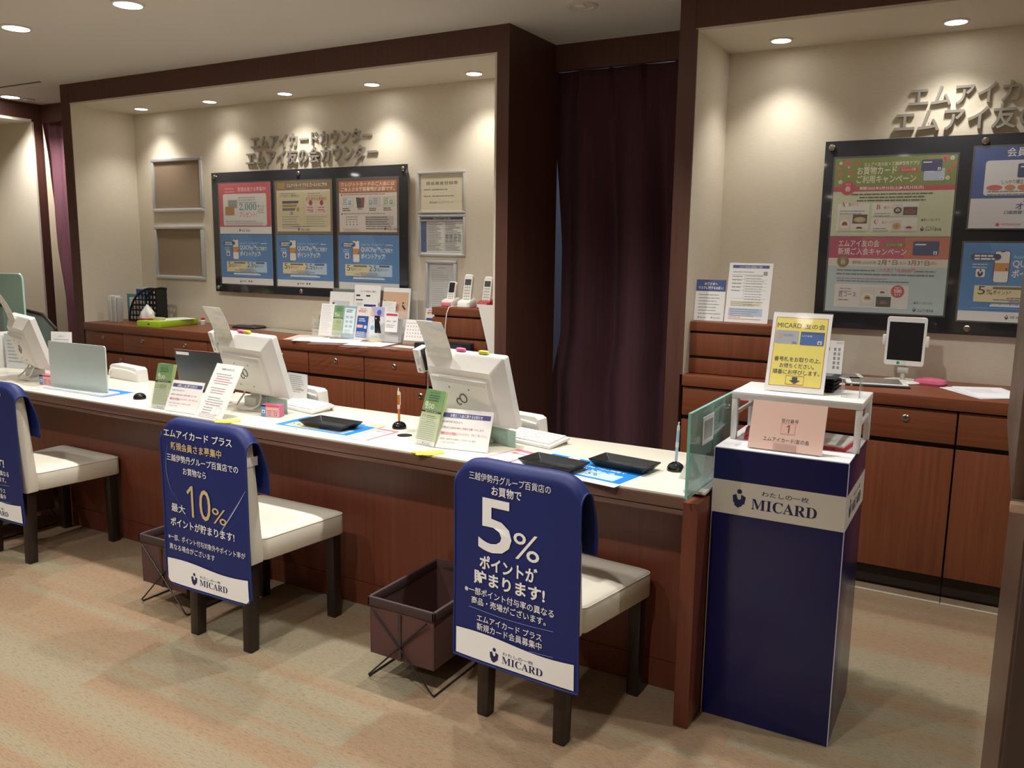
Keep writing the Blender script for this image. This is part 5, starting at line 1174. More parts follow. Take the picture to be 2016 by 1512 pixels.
def draw_paper(s):
    V = s.V; s.rect(0, 0, 100, V, M('#d9d7d4', 0.5), 1); s.lines(34, V * 0.90, 36, 1, 2, 1.6, GREY, L=2); s.lines(12, V * 0.84, 76, 20, 7, 1.6, M('#b3b1ae', 0.5), L=2, rag=0.5); s.rect(10, V * 0.60, 66, V * 0.16, M('#cfcdca', 0.5), 1.5)
gK = 'framed certificates beside the left notice board'
frame(-3.072, -2.733, 1.640, 1.884, 0.013, 0.014, 'topmost of the three framed papers, a cream licence certificate', draw_licence, gK, 'framed_certificate', 'framed paper')
frame(-3.068, -2.731, 1.388, 1.633, 0.013, 0.014, 'middle one of the three framed papers, a table with a blue left column', draw_table, gK, 'framed_certificate', 'framed paper')
frame(-3.010, -2.790, 1.055, 1.362, 0.017, 0.020, 'lowest of the three framed papers, tall and grey behind the cordless phones', draw_paper, gK, 'framed_certificate', 'framed paper')
t = thing('wall_outlet', 'cream double wall outlet under the left notice board', 'outlet', (-3.900, YB, 0.894))
MB().box(-0.05, 0.05, -0.008, 0, 0, 0.118, M('#dcd3bb', 0.4), 0.003).build('plate', t)
for zz in (0.030, 0.076):
    m = MB(); m.box(-0.034, -0.006, -0.0095, -0.0081, zz - 0.014, zz + 0.018, M('#cfc6ae', 0.4), 0.001)
    for dx in (-0.026, -0.016): m.box(dx, dx + 0.002, -0.0098, -0.0094, zz - 0.003, zz + 0.009, INK)
    m.build('socket', t)
m = MB()
for zz in (0.030, 0.076): m.box(0.010, 0.034, -0.0095, -0.0081, zz - 0.012, zz + 0.016, M('#b9b09a', 0.4), 0.001)
m.build('jack', t)

# ================================================================ THINGS ON THE LEFT WORKTOP
ZW = ZT + 0.0004
for k_, (x, w_, h_, c) in enumerate(((-5.575, 0.016, 0.185, '#d8d5cd'), (-5.552, 0.014, 0.192, '#e6e4df'), (-5.530, 0.018, 0.186, '#cbc8c2'), (-5.505, 0.014, 0.190, '#e3e0da'), (-5.483, 0.016, 0.178, '#b9b7b4'))):
    tag(MB().box(-w_ / 2, w_ / 2, 0, 0.045, 0, h_, M(c, 0.6), 0.002).build('envelope_file', None, (x, 3.86, ZW), (0, R(1.0 * (k_ - 2)), 0)), '%s upright pale file from the left beside the black organiser' % ords[k_], 'file', 'pale files in the left corner of the worktop')
s = Sheet(0.19, 0.245, 100, PAPER, 0.001); s.rect(6, s.V * 0.66, 88, s.V * 0.26, M('#2f55a8', 0.5), 1); s.text('MICARD', 60, s.V * 0.74, 8, PAPER, 0, 'c', 50, 2, True)
tag(s.build('leaflet', None, (-5.545, 4.135, ZW)), 'white leaflet with a blue top standing behind the clipboard', 'leaflet')
t = thing('clipboard', 'teal clipboard with a printed sheet standing inside the black organiser', 'clipboard', (-5.495, 4.030, ZW), 0)
MB().box(-0.10, 0.10, 0, 0.003, 0, 0.195, M('#4b8ea0', 0.5), 0.001).build('board', t)
s = Sheet(0.165, 0.16, 100, PAPER, 0.0005); s.lines(8, s.V - 10, 80, 9, 9, 2.2); s.build('sheet', t, (0.012, -0.001, 0.012))
t = thing('magazine_organiser', 'black perforated quarter round magazine organiser on the left worktop', 'organiser', (-5.530, 3.995, ZW))
def org_side(y):
    m = MB(); BK = M('#17181b', 0.5)
    out = [(0.0, 0.0), (0.31, 0.0), (0.31, 0.245), (0.265, 0.245)] + [(0.265 - 0.265 * math.sin(R(a)), 0.245 * (1 - 1 + math.cos(R(a))) * 1.0) for a in range(10, 86, 8)] + [(0.0, 0.02)]
    # bars of the grid
    for k_ in range(9):
        x = 0.006 + k_ * 0.037
        top = 0.245 * math.cos(math.asin(max(0, min(1, (0.265 - x) / 0.265)))) if x < 0.265 else 0.245
        m.box(x - 0.005, x + 0.005, y, y + 0.003, 0, max(0.02, top), BK)
    for k_ in range(7):
        z = 0.005 + k_ * 0.0385
        xl = 0.265 - 0.265 * math.sin(math.acos(max(0, min(1, z / 0.245))))
        m.box(max(0, xl), 0.31, y, y + 0.003, z - 0.005, z + 0.005, BK)
    pts = [(0.265 - 0.265 * math.sin(R(a)), y + 0.0015, 0.245 * math.cos(R(a))) for a in range(0, 91, 6)]
    m.tube([(0.306, y + 0.0015, 0.243)] + pts, 0.008, BK, 6)
    return m
org_side(0.0).build('side_grille', t); org_side(0.09).build('side_grille', t)
m = MB(); m.box(0, 0.31, 0.003, 0.09, 0, 0.004, BLACK); m.box(0.305, 0.31, 0.003, 0.09, 0.004, 0.24, BLACK); m.build('spine', t)
t = thing('tissue_box', 'red tissue box with a white tissue sticking up beside the lime case', 'tissue box', (-5.185, 3.885, ZW), R(4))
MB().box(-0.05, 0.045, -0.033, 0.033, 0, 0.036, M('#b8323c', 0.5), 0.003).build('box', t)
random.seed(5)
m = MB(); rings = []
for z, r_ in ((0.0362, 0.05), (0.055, 0.058), (0.082, 0.050), (0.11, 0.028), (0.138, 0.005)):
    rings.append([((r_ * (1 + 0.28 * math.sin(5 * a + z * 40))) * math.cos(a) + 0.004 * z * 10, 0.6 * r_ * (1 + 0.25 * math.cos(4 * a + z * 30)) * math.sin(a), z + 0.004 * math.sin(3 * a)) for a in [2 * math.pi * i / 24 for i in range(24)]])
note(m.loft(rings, M('#efecea', 0.8)).build('tissue', t), 'white tissue')
t = thing('plastic_case', 'flat lime green plastic case lying on the left worktop', 'case', (-5.015, 3.925, ZW), R(8))
LIME = glass_mat('lime_plastic', '#a9cf2f', 0.93, 0.25)
MB().box(-0.105, 0.105, -0.18, 0.18, 0, 0.042, LIME, 0.004).build('shell', t)
note(MB().box(-0.008, 0.008, -0.1815, -0.1802, 0.018, 0.026, M('#3a4a20', 0.4)).build('catch', t), 'dark catch')
s = Sheet(0.16, 0.25, 100, PAPER, 0.0012); s.lines(10, s.V - 14, 74, 10, 11, 2)
tag(s.build('loose_sheet', None, (-5.005, 3.83, ZW + 0.0436), (-R(90), 0, R(-6))), 'white printed sheet lying on the lime case', 'paper')
tag(MB().cyl((-0.07, 0, 0.009), (0.07, 0.01, 0.009), 0.0085, M('#c9b98a', 0.5), 14).build('rolled_card', None, (-5.02, 3.835, ZW + 0.0448), (0, 0, R(6))), 'beige rolled card lying on the lime case', 'roll')
tag(MB().cyl((-0.06, 0, 0.005), (0.06, 0, 0.005), 0.0045, M('#c23a3a', 0.4), 10).build('red_pen', None, (-5.09, 3.80, ZW + 0.0422), (0, 0, R(12))), 'red pen lying on the left end of the lime case', 'pen')
t = thing('glue_bottle', 'small clear bottle with a red cap behind the lime case', 'bottle', (-4.848, 4.085, ZW))
MB().lathe([(0.017, 0), (0.018, 0.003), (0.018, 0.03), (0.012, 0.036)], M('#d9d4cb', 0.3), 20).build('bottle', t)
note(MB().lathe([(0.0125, 0.0362), (0.0125, 0.05), (0.010, 0.053)], M('#c43b36', 0.4), 20).build('cap', t), 'red cap')
t = thing('zip_pouch', 'flat black and grey pouch lying on the left worktop by the wall', 'pouch', (-4.44, 4.13, ZW), R(8))
MB().loft([[(a, b, z) for a, b in rr(0.22 * k, 0.12 * k, 0.02)] for z, k in ((0, 0.96), (0.008, 1), (0.016, 0.9), (0.02, 0.6))], M('#2b2a2c', 0.45, bump=(60, 0.6))).build('pouch', t)
MB().box(-0.08, 0.03, -0.035, 0.03, 0.0202, 0.0215, M('#6f6d6b', 0.4)).build('label_patch', t)
tag(MB().box(-0.29, 0.29, -0.075, 0.075, 0, 0.0015, glass_mat('pale_mat', '#b9b9a4', 0.75, 0.1)).build('desk_mat', None, (-4.03, 4.11, ZW), (0, 0, R(-6))), 'translucent pale mat lying on the left worktop under the outlet', 'mat')
def wsheet(label, x, y, yaw, w_, h_, col, z, draw=None, group='loose papers on the left worktop'):
    return flat('loose_sheet', label, 'paper', (x, y), yaw, w_, h_, draw or (lambda s: s.lines(10, s.V - 10, 80, 12, 9, 1.8, M('#c4c4c8', 0.6))), z, group, base=M(col, 0.6))
wsheet('pinkish sheet lying at the left of the loose papers', -3.700, 3.905, 24, 0.20, 0.28, '#e3c3b4', ZW)
wsheet('white sheet lying at the front left of the loose papers', -3.595, 3.835, 28, 0.19, 0.20, '#eeedf0', ZW + 0.0008)
wsheet('white sheet lying in the middle in front of the leaflet rack', -3.405, 3.855, 20, 0.27, 0.20, '#f3f2f6', ZW + 0.0016)
wsheet('white sheet lying in front of the right part of the leaflet rack', -3.135, 3.830, 10, 0.25, 0.19, '#eff0f7', ZW + 0.0024)
wsheet('thin yellow slip lying under the leaflet rack', -3.19, 3.945, -14, 0.12, 0.03, '#e9e3a0', ZW + 0.0032)
wsheet('white slip with a yellow edge lying before the small calendar', -2.90, 3.86, -6, 0.16, 0.07, '#f1efe2', ZW)

# leaflet rack ----------------------------------------------------------------
t = thing('leaflet_rack', 'clear acrylic leaflet rack in two tiers under the left notice board', 'leaflet rack', (-3.37, 4.00, ZW))
m = MB(); m.box(-0.34, 0.335, -0.03, 0.18, 0, 0.004, ACRYL); m.box(-0.34, 0.335, -0.034, -0.031, 0.0, 0.05, ACRYL); m.build('base_tray', t)
m = MB(); m.box(-0.34, 0.335, 0.055, 0.058, 0.012, 0.19, ACRYL, 0, xf((0, 0, 0), -R(6))); m.build('middle_wall', t)
m = MB(); m.box(-0.34, 0.335, 0.165, 0.168, 0.0042, 0.30, ACRYL); m.build('rear_wall', t)
for px in (-0.34, 0.3325): MB().box(px, px + 0.003, -0.0305, 0.164, 0.0045, 0.13, ACRYL).build('side_wall', t)
def leaf(label, x, y, w_, h_, draw, tilt=14, n=4, z0=0.0045, base=PAPER, name='leaflet_stack', cat='leaflet', rz=0):
    q = thing(name, label, cat, (x, y, ZW + z0), R(rz), 'leaflets standing in the rack')
    s = Sheet(w_, h_, 100, base, 0.0008); draw(s); s.build('front_leaflet', q, (0, 0, 0), (-R(tilt), 0, 0))
    for i in range(1, n):
        sh = Sheet(w_, h_, 100, base, 0.0008); sh.build('leaflet', q, (0.0035 * i, 0.0024 * i, 0), (-R(tilt - 0.4 * i), 0, 0))
    return q
def d_lined(s): s.lines(10, s.V - 10, 80, int(s.V / 9) - 2, 9, 1.6, M('#b9bcc0', 0.6), rag=0.5)
def d_bluegrey(s):
    V = s.V; s.rect(0, 0, 100, V, M('#8fb0bd', 0.5), 0.6); s.rect(10, V * 0.15, 80, V * 0.78, M('#dfe9ec', 0.5), 1); s.lines(22, V * 0.88, 56, 2, 10, 4, INK, L=2)
    for k_ in range(3):
        for j in range(2): s.rect(22 + 32 * j, V * (0.62 - 0.14 * k_), 22, 14, M('#a9c0ca', 0.5), 2)
    s.lines(24, V * 0.26, 50, 3, 9, 2.5, L=2); s.logo(20, V * 0.05, 9, PAPER, 2, False)
def d_blueor(s):
    V = s.V; s.rect(0, 0, 100, V, M('#e9ddd6', 0.5), 0.6); s.text('最大', 24, V * 0.82, 14, RED, 0.02, 'c', None, 1); s.text('10%', 52, V * 0.82, 12, RED, 0.02, 'c', 30, 1); s.lines(18, V * 0.95, 60, 2, 10, 4, M('#8d8a8d', 0.6))
    s.rrect(6, V * 0.06, 88, V * 0.66, 5, BLUED, 1); s.lines(20, V * 0.64, 55, 2, 12, 5, PAPER, L=2); s.rrect(10, V * 0.36, 46, V * 0.09, 4, M('#e8b9bd', 0.5), 2); s.rect(66, V * 0.34, 20, 20, SKY, 2); s.lines(14, V * 0.24, 70, 3, 12, 4, SKY, L=2)
def d_lav(s):
    V = s.V; s.rect(0, 0, 100, V, M('#e3e4ea', 0.5), 0.6); s.rect(0, V * 0.72, 100, V * 0.28, M('#b3b1dc', 0.5), 1); s.poly([(2, V * 0.95), (26, V * 0.80), (2, V * 0.70)][::-1], M('#e9c27a', 0.5), 2); s.oval(62, V * 0.84, 17, 17, M('#4b5fb4', 0.5), 2); s.oval(72, V * 0.755, 9, 9, M('#dc7f9a', 0.5), 2)
    s.text('d ポイント', 50, V * 0.56, 13, M('#8e8aa0', 0.5), 0, 'c', 66, 1); s.oval(22, V * 0.38, 14, 14, M('#7ab2dc', 0.5), 1); s.frame(46, V * 0.28, 40, 40, 3, M('#c9a97d', 0.5), 1); s.lines(18, V * 0.14, 60, 2, 10, 3); s.rect(0, 0, 100, V * 0.1, M('#e5dcc8', 0.5), 1)
def d_orange(s):
    V = s.V; s.rect(0, V * 0.40, 100, V * 0.52, M('#d9b195', 0.5), 1)
    for x_, y_, c in ((12, .66, '#2c2b33'), (50, .66, '#b9452f'), (84, .64, '#2c2b33'), (24, .44, '#c06030')):
        s.poly([(x_ - 6, V * y_ + 8), (x_ + 8, V * y_ - 6), (x_ + 3, V * y_ - 10), (x_ - 8, V * y_ + 2)], M(c, 0.5), 2); s.oval(x_ - 4, V * y_ + 12, 3, 3, M(c, 0.5), 2)
    s.text('ご案内', 60, V * 0.28, 9, INK, 0, 'c', 30, 1)
def d_form(s):
    V = s.V; s.text('カード利用のご案内', 55, V * 0.86, 6, INK, 0, 'c', 60, 1); s.rect(8, V * 0.78, 16, 5, INK, 1); s.rect(48, V * 0.78, 16, 5, INK, 1); s.rect(8, V * 0.70, 84, 4, M('#5b5a60', 0.5), 1)
    for k_ in range(5): s.rrect(10, V * (0.57 - 0.12 * k_), 80, V * 0.09, 5, M('#dad6da', 0.5), 1)
def d_small(s):
    V = s.V; s.rect(10, V * 0.78, 80, 14, INDIGO, 1); s.rect(10, V * 0.08, 80, V * 0.66, M('#dfe0ea', 0.5), 1); s.rect(22, V * 0.44, 16, 16, M('#8f9cc4', 0.5), 2); s.oval(56, V * 0.42, 9, 9, M('#b0606a', 0.5), 2); s.oval(74, V * 0.46, 10, 10, M('#4a4d6b', 0.5), 2)
def d_chart(s):
    V = s.V; s.rect(12, 10, 76, V - 40, M('#d3d4d6', 0.5), 1)
    for k_ in range(5): s.rect(18 + 14 * k_, 20, 2, V * (0.2 + 0.1 * (k_ % 3)), GREY, 2)
    s.rect(14, V * 0.55, 8, V * 0.2, INK, 2)
leaf('tall white lined sheet at the left end of the leaflet rack', -3.632, 4.00, 0.118, 0.205, d_lined, 12, 2)
leaf('green 200 point leaflet in the rack, right of the white lined sheet', -3.528, 3.985, 0.084, 0.200, draw_200, 12, 3)
leaf('blue grey bordered leaflets in the front tier of the rack', -3.430, 3.972, 0.104, 0.202, d_bluegrey, 12, 4)
leaf('blue leaflets with an orange and red head in the front tier of the rack', -3.322, 3.970, 0.098, 0.202, d_blueor, 12, 5)
leaf('lavender leaflets in the front tier of the rack behind the black spectacles', -3.215, 3.970, 0.100, 0.205, d_lav, 12, 5)
leaf('grey printed leaflets at the right end of the front tier of the rack', -3.090, 3.970, 0.105, 0.150, d_lined, 12, 5, base=M('#c9c6c8', 0.5))
leaf('white chart sheets in the rear tier of the rack, leftmost', -3.605, 4.095, 0.190, 0.275, d_chart, 8, 3)
leaf('white form in the rear tier of the rack, tallest in the middle', -3.405, 4.100, 0.200, 0.325, d_form, 8, 3)
leaf('small white card with a blue heading in the rear tier of the rack', -3.350, 4.070, 0.118, 0.245, d_small, 8, 2)
leaf('orange and white pamphlets in the rear tier of the rack, rightmost', -3.175, 4.098, 0.195, 0.315, d_orange, 8, 4)
leaf('plain white folder standing before the orange pamphlets', -3.205, 4.068, 0.105, 0.235, d_lined, 10, 1)
def d_stripe(s): s.rect(6, s.V - 22, 88, 14, M('#c2475f', 0.5), 1); s.text('お申込み', 28, s.V * 0.50, 11, INK, 0, 'c', 36, 1); s.text('ご案内', 74, s.V * 0.50, 11, INK, 0, 'c', 28, 1); s.lines(10, s.V * 0.36, 78, 2, 12, 4, GREY)
leaf('white card with a red stripe clipped in front of the grey leaflets', -3.075, 3.950, 0.092, 0.115, d_stripe, 8, 1, 0.068)
t = thing('spectacles', 'pair of folded black spectacles hanging on the leaflet rack', 'spectacles', (-3.165, 3.945, ZW + 0.055), R(3))
m = MB(); m.box(-0.022, 0.012, -0.008, 0.008, 0.072, 0.105, M('#121214', 0.35), 0.005); m.build('folded_front', t)
for x_, rz_ in ((-0.015, 2), (0.010, -9)): MB().box(-0.009, 0.009, -0.006, 0.006, 0.0, 0.075, M('#121214', 0.35), 0.004, xf((x_, 0, 0), 0, R(rz_))).build('temple_arm', t)
MB().box(-0.012, -0.004, -0.0092, -0.0081, 0.086, 0.092, PAPER).build('tag', t)
t = thing('table_calendar', 'small white table calendar right of the leaflet rack', 'calendar', (-2.925, 3.985, ZW), R(5))
s = Sheet(0.155, 0.125, 100, PAPER, 0.001); V = s.V; s.rect(4, V - 14, 92, 1.2, M('#6f7fa8', 0.5), 1); s.text('3', 50, V - 11, 7, M('#6f7fa8', 0.5), 0, 'c', None, 1)
for r_ in range(4):
    for c_ in range(7): s.rect(10 + c_ * 12, V - 28 - r_ * 13, 4, 3.5, RED if c_ == 0 else GREY, 1)
s.build('page', t, (0, 0.0, 0.022), (-R(16), 0, 0))
m = MB(); m.prism([(-0.08, 0), (0.08, 0), (0.078, 0.021), (-0.078, 0.021)], -0.008, 0.07, M('#b9ab98', 0.5)); m.build('base', t)
leaf('blue leaflet with a red and white head standing behind the table calendar', -2.905, 4.12, 0.11, 0.205, d_blueor, 8, 2, 0.0)
m = MB(); m.box(-0.06, 0.06, -0.04, 0.04, 0, 0.05, M('#1b1c20', 0.35), 0.008); m.box(-0.05, 0.02, -0.0412, -0.0402, 0.012, 0.04, M('#33363c', 0.3))
tag(m.build('label_printer', None, (-2.675, 3.755, ZW)), 'black device on the worktop in front of the small drawer chest, left part', 'device', 'black devices before the drawer chest')
m = MB(); m.box(-0.075, 0.075, -0.02, 0.02, 0, 0.062, M('#1b1c20', 0.35), 0.006); m.box(-0.06, 0.02, -0.0212, -0.0202, 0.02, 0.05, M('#33363c', 0.3))
tag(m.build('label_printer', None, (-2.46, 3.765, ZW)), 'black device on the worktop hidden behind the printed sheet of the right monitor', 'device', 'black devices before the drawer chest')

# cordless phones on the chest ----------------------------------------------------
ZH = ZW + 0.2436
def phone(x, y, yaw, label, cradle, hs, hw, hh, tilt, big_screen, tagm=None):
    t = thing('cordless_phone', label, 'telephone', (x, y, ZH), R(yaw), 'cordless phones on the drawer chest')
    m = MB(); m.loft([[(a, b * 1.0, z + (0.020 * (b + 0.055) / 0.11 if z > 0.02 else 0)) for a, b in rr(0.080 * k, 0.095 * k, 0.016)] for z, k in ((0, 0.94), (0.004, 1.0), (0.026, 0.97), (0.032, 0.86))], cradle)
    m.build('cradle', t)
    X = xf((0, 0.002, 0.030), -R(tilt))
    m = MB(); m.loft([[X @ Vector((a, d, b + hh / 2)) for a, b in rr(hw * k, hh * k, 0.012)] for d, k in ((-0.009, 0.95), (-0.006, 1.0), (0.009, 1.0), (0.012, 0.92))], hs); h = m.build('handset', t)
    sh = hh * (0.52 if big_screen else 0.22); s0 = hh * (0.42 if big_screen else 0.60)
    note(MB().add([X @ Vector((a, -0.0094, b)) for a, b in ((-hw * 0.38, s0), (hw * 0.38, s0), (hw * 0.38, s0 + sh), (-hw * 0.38, s0 + sh))], [(0, 1, 2, 3)], M('#26282b' if big_screen else '#4c524f', 0.2)).build('screen', h), 'dark display')
    m = MB(); n = 3 if big_screen else 5; kh = (s0 - 0.008) / n
    for r_ in range(n):
        for c_ in range(3): m.box(-hw * 0.34 + c_ * hw * 0.25, -hw * 0.34 + c_ * hw * 0.25 + hw * 0.17, -0.0105, -0.0092, 0.008 + r_ * kh, 0.008 + r_ * kh + kh * 0.55, M('#a9a7a2', 0.5), 0, X)
    m.build('keys', h)
    if tagm: MB().box(-0.03, 0.03, -0.0495, -0.0478, 0.006, 0.024, tagm, 0.0005).build('label_strip', t)
    return t
WP = M('#e9e6df', 0.35)
phone(-2.605, 3.885, 0, 'white cordless phone with a pink label, left of the three', M('#d9d3c9', 0.4), WP, 0.048, 0.108, 14, True, M('#ee6f8e', 0.5))
phone(-2.497, 3.880, 4, 'tall white cordless phone, middle one of the three', WP, WP, 0.050, 0.150, 12, False)
phone(-2.372, 3.880, 2, 'white cordless phone in a red cradle, right of the three', M('#a3202c', 0.3), WP, 0.048, 0.142, 12, False, M('#d9d2c8', 0.5))
pts = [(-2.545, 3.905, ZH + 0.004), (-2.552, 3.84, ZH + 0.004), (-2.556, 3.796, ZH + 0.003), (-2.566, 3.788, ZH - 0.03), (-2.574, 3.786, ZH - 0.10), (-2.575, 3.785, ZH - 0.20), (-2.58, 3.78, ZW + 0.006)]
o_ = Vector(pts[-1])
tag(MB().tube([tuple(Vector(p) - o_) for p in pts], 0.0028, M('#e3dfd6', 0.5), 8).build('phone_cable', None, tuple(o_), sharp=80), 'thin white cable hanging down the front of the small drawer chest', 'cable')
m = MB(); m.box(-0.05, 0.05, -0.04, 0.04, 0, 0.165, M('#24297a', 0.4), 0.002); m.box(-0.045, 0.045, -0.0412, -0.0402, 0.105, 0.125, M('#d8cfd8', 0.5)); m.box(-0.045, 0.045, -0.0412, -0.0402, 0.02, 0.03, M('#d8cfd8', 0.5))
t_ = tag(m.build('blue_carton', None, (-2.3045 + 0.0, 4.05, ZH)), 'blue carton with white stripes standing behind the red phone cradle', 'carton')
t_.location.x = -2.31
X = xf((0, 0, 0), 0, R(-7))
tag(MB().prism([(-0.055, 0.27), (0.05, 0.272), (0.052, 0.0), (0.020, 0.0)], 0, 0.004, M('#dcd8d0', 0.6)).build('white_card', None, (-2.298, 3.765, ZW)), 'slanting white card wedged between the drawer chest and the alcove frame', 'card')
tag(MB().box(-0.03, 0.03, 0, 0.006, 0, 0.09, M('#5f68b4', 0.5), 0.001).build('blue_folder', None, (-2.28, 3.79, ZW)), 'narrow blue folder standing behind the slanting white card', 'folder')

# ================================================================ THINGS ON THE RIGHT WORKTOP
ZS = ZW + 0.2436
def d_mask(s):
    V = s.V; s.rect(0, V * 0.72, 100, V * 0.28, M('#223f86', 0.5), 1); s.text('お客さまへ', 50, V * 0.865, 10, PAPER, 0.02, 'c', 44, 2); s.text('マスクに関するお願い', 50, V * 0.765, 10, PAPER, 0.02, 'c', 84, 2)
    s.lines(12, V * 0.64, 78, 7, 10.5, 2.6, GREY, rag=0.3); s.logo(13, V * 0.06, 7, PRN, 1, False); s.logo(58, V * 0.06, 7, PRN, 1, False)
def d_terms(s):
    V = s.V; s.rect(8, V - 12, 84, 7, M('#2f4a8f', 0.5), 1); s.text('エムアイ友の会 会員規約のご案内', 50, V - 10.8, 4, PAPER, 0.01, 'c', 52, 2); s.lines(10, V - 20, 50, 1, 5, 1.8); s.rect(80, V - 28, 9, 9, GREEK, 1)
    for f in (0.80, 0.72, 0.66, 0.60, 0.54, 0.40): s.rect(8, V * f, 82, 0.5, GREY, 1)
    s.rect(38, V * 0.40, 0.5, V * 0.42, GREY, 1); s.lines(10, V * 0.78, 24, 5, V * 0.06, 2.2); s.lines(41, V * 0.79, 46, 12, 6, 1.6)
    s.rect(10, V * 0.28, 72, V * 0.08, M('#e6dcc0', 0.5), 1); s.lines(12, V * 0.345, 60, 3, 4, 1.4, L=2); s.rect(8, V * 0.11, 78, V * 0.13, M('#b5c4dc', 0.5), 1); s.lines(12, V * 0.225, 66, 4, 5, 1.6, GREY, L=2); s.rect(8, V * 0.05, 76, 2.2, M('#dba58f', 0.5), 1); s.lines(8, V * 0.09, 30, 1, 4, 1.6, M('#d08a78', 0.5))
stand('upright_notice', 'white notice with a navy heading on the right drawer chest', 'sign', -1.140, 3.840, 2, 8, 0.138, 0.190, d_mask, z=ZS)
stand('upright_notice', 'taller white notice with printed tables on the right drawer chest', 'sign', -0.968, 3.838, -2, 10, 0.198, 0.272, d_terms, z=ZS)
def d_cal(s):
    V = s.V; s.text('2025', 84, V - 12, 7, GREY, 0, 'c', 26, 1); s.rect(6, V - 40, 42, 12, INK, 1); s.lines(10, V - 31, 30, 2, 5, 2, PAPER, L=2)
    for r_ in range(5): s.lines(8, V - 56 - 16 * r_, 34, 2, 6, 2.4, GREY); s.rect(64, V - 40 - 18 * r_, 9, 12, M('#8d8d92', 0.5), 1); s.rect(80, V - 40 - 18 * r_, 9, 12, GREEK, 1)
t = stand('desk_calendar', 'white 2025 calendar card in a clear stand behind the yellow notice', 'calendar', -0.625, 4.02, -2, 8, 0.115, 0.165, d_cal, z=ZW + 0.004)
def tablet(x, y, yaw, label):
    t = thing('tablet', label, 'tablet', (x, y, ZW), R(yaw), 'white tablets lying on the right worktop')
    note(MB().box(-0.098, 0.098, -0.130, 0.130, 0, 0.007, M('#26262a', 0.5), 0.003).build('cover', t), 'dark cover')
    MB().box(-0.092, 0.092, -0.124, 0.124, 0.0072, 0.0135, M('#e6e4e2', 0.3), 0.003).build('body', t)
    note(MB().box(-0.079, 0.079, -0.102, 0.102, 0.0136, 0.0139, M('#6d6d6b', 0.12)).build('screen', t), 'grey switched off screen')
    return t
tablet(-0.415, 3.955, -78, 'white tablet lying in front of the upright tablet')
tablet(-0.600, 4.035, -74, 'white tablet lying left of the other one, behind the yellow notice')
t = thing('tablet_stand', 'white tablet clamped upright on a round foot under the right notice board', 'tablet', (-0.318, 4.08, ZW), R(-2))
m = MB(); m.lathe([(0.080, 0), (0.082, 0.004), (0.078, 0.009), (0.03, 0.011), (0.012, 0.012)], PLASTIC, 36); m.build('foot', t)
m = MB(); m.cyl((0, 0, 0.012), (0, 0, 0.075), 0.010, PLASTIC2, 16); m.cyl((-0.022, -0.004, 0.055), (0.022, -0.004, 0.055), 0.014, PLASTIC2, 18); m.build('post', t)
X = xf((0, -0.012, 0.075), -R(6))
m = MB(); m.loft([[X @ Vector((a, d, b + 0.108)) for a, b in rr(0.162 * k, 0.215 * k, 0.011)] for d, k in ((-0.006, 0.985), (-0.0045, 1.0), (0.002, 1.0), (0.004, 0.98))], M('#ecebe9', 0.25)); bd = m.build('tablet_body', t)
note(MB().add([X @ Vector((a, -0.0063, b)) for a, b in ((-0.070, 0.023), (0.070, 0.023), (0.070, 0.192), (-0.070, 0.192))], [(0, 1, 2, 3)], M('#16171c', 0.25)).build('screen', bd), 'black screen')
note(MB().cyl(X @ Vector((-0.022, -0.0062, 0.0115)), X @ Vector((-0.022, -0.0068, 0.0115)), 0.0068, M('#1f9a63', 0.5), 18).build('green_sticker', bd), 'round green sticker')
m = MB(); m.tube([X @ Vector((0.008 * math.cos(a), -0.0063, 0.0115 + 0.008 * math.sin(a))) for a in [2 * math.pi * i / 20 for i in range(20)]], 0.0005, GREY, 4, None, True); m.build('home_button', bd)
for sx in (-1, 1): MB().box(sx * 0.0875 - 0.0075, sx * 0.0875 + 0.0075, -0.012, 0.012, 0.085, 0.135, PLASTIC, 0.006, X).build('clamp', t)
tag(MB().loft([[(a, b, z) for a, b in rr(0.13 * k, 0.10 * k, 0.03)] for z, k in ((0, 0.95), (0.008, 1.0), (0.020, 0.92), (0.026, 0.6))], M('#c9607f', 0.85, bump=(120, 0.6))).build('pink_cloth', None, (-0.205, 4.085, ZW), (0, 0, R(-14))), 'folded pink cloth beside the loose papers on the right worktop', 'cloth')
def d_plan(s): s.frame(6, 8, 86, s.V - 18, 0.5, GREEK, 1); s.lines(12, s.V * 0.8, 66, 8, 7, 1.8, M('#b9bcc6', 0.6))
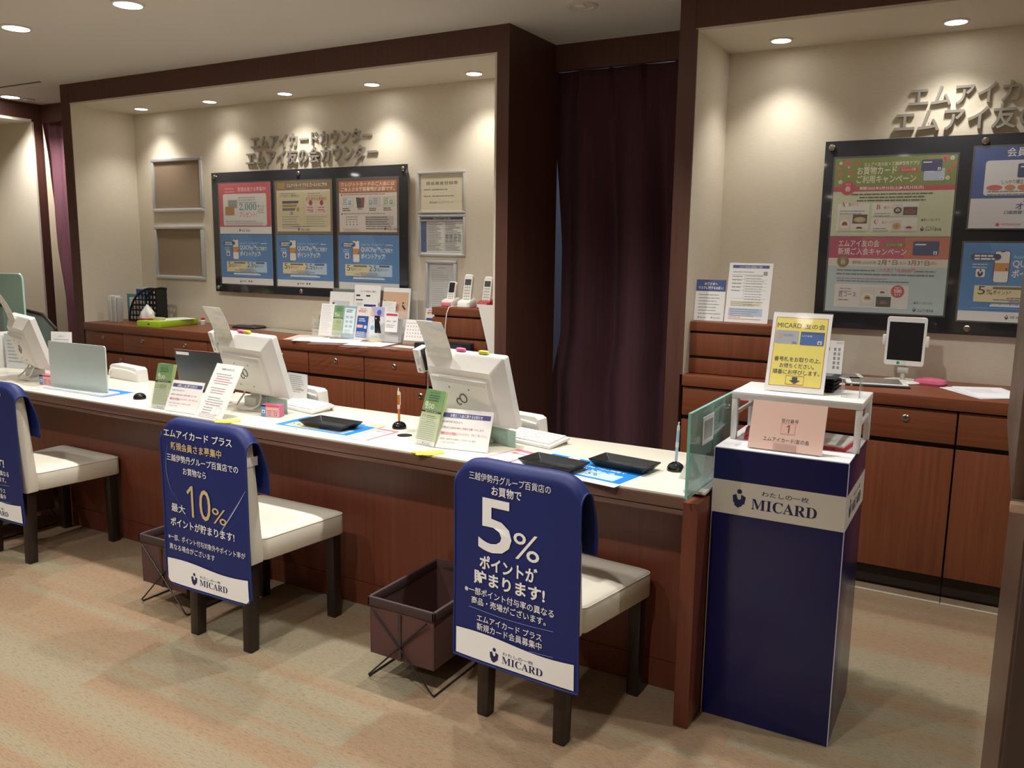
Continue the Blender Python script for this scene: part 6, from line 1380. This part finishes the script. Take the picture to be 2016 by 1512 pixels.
for k_, (x, y, yaw, lab) in enumerate(((-0.005, 3.945, 34, 'lowest of the white papers fanned out on the right worktop'), (0.010, 3.950, 28, 'middle one of the white papers fanned out on the right worktop'), (0.025, 3.960, 22, 'topmost of the white papers fanned out on the right worktop'))):
    wsheet(lab, x, y, yaw, 0.20, 0.285, '#f0eff4', ZW + 0.0012 * k_ + (0.0 if k_ == 0 else 0.0004), d_plan, 'white papers fanned out on the right worktop')
t = thing('cable_coil', 'small white cable lying beside the tablets', 'cable', (-0.545, 3.84, ZW))
MB().tube([(0.02 * math.cos(a * 0.7) + 0.004 * a, 0.012 * math.sin(a * 0.9), 0.003) for a in range(0, 12)], 0.0025, WP, 6).build('lead', t, sharp=80)
for x_, z_, w_, lab in ((-0.905, 0.795, 0.075, 'upper pink label on the right cabinet front behind the plinth rack'), (-0.90, 0.640, 0.05, 'lower pink label on the right cabinet front behind the plinth rack')):
    s = Sheet(w_, 0.026, 100, M('#ee8db8', 0.5), 0.0006); s.lines(12, 26, 60, 1, 5, 7, INK)
    tag(s.build('pink_label', None, (x_, YF - 0.0004, z_ - 0.013)), lab, 'label', 'pink labels on the right cabinets')

# ================================================================ BROWN CABINET AT THE RIGHT EDGE
BRZ = noise_mat('bronze_panel', [(0.3, '#523d30'), (0.7, '#5d4638')], (3, 3, 60), 0.35)
BRD = noise_mat('dark_brown_panel', [(0.3, '#33251d'), (0.7, '#3d2d24')], (40, 40, 3), 0.4)
t = thing('machine_cabinet', 'tall brown machine cabinet cut off by the right edge of the photo', 'machine', (0.40, 1.42, 0))
m = MB(); m.box(-0.338, 0.34, -0.272, 0.28, 0, 1.1355, BRD, 0.003); m.build('lower_body', t)
note(MB().box(-0.3405, -0.3382, -0.25, 0.28, 0.0, 1.13, BRZ).build('side_panel', t), 'bronze side panel')
note(MB().box(-0.360, 0.34, -0.285, -0.27, 1.136, 1.148, M('#b79c86', 0.3, 0.4), 0.002).build('ledge', t), 'pale metal ledge')
m = MB(); m.box(-0.359, -0.341, -0.266, 0.28, 1.1485, 2.0, BRZ, 0.002); m.build('upper_side', t)
m = MB(); m.box(-0.336, 0.34, -0.268, 0.28, 1.1485, 2.0, BRD, 0.003); m.build('upper_body', t)
note(MB().box(-0.29, 0.30, -0.2698, -0.2682, 1.22, 1.75, M('#17161a', 0.15)).build('screen', t), 'dark glossy panel')
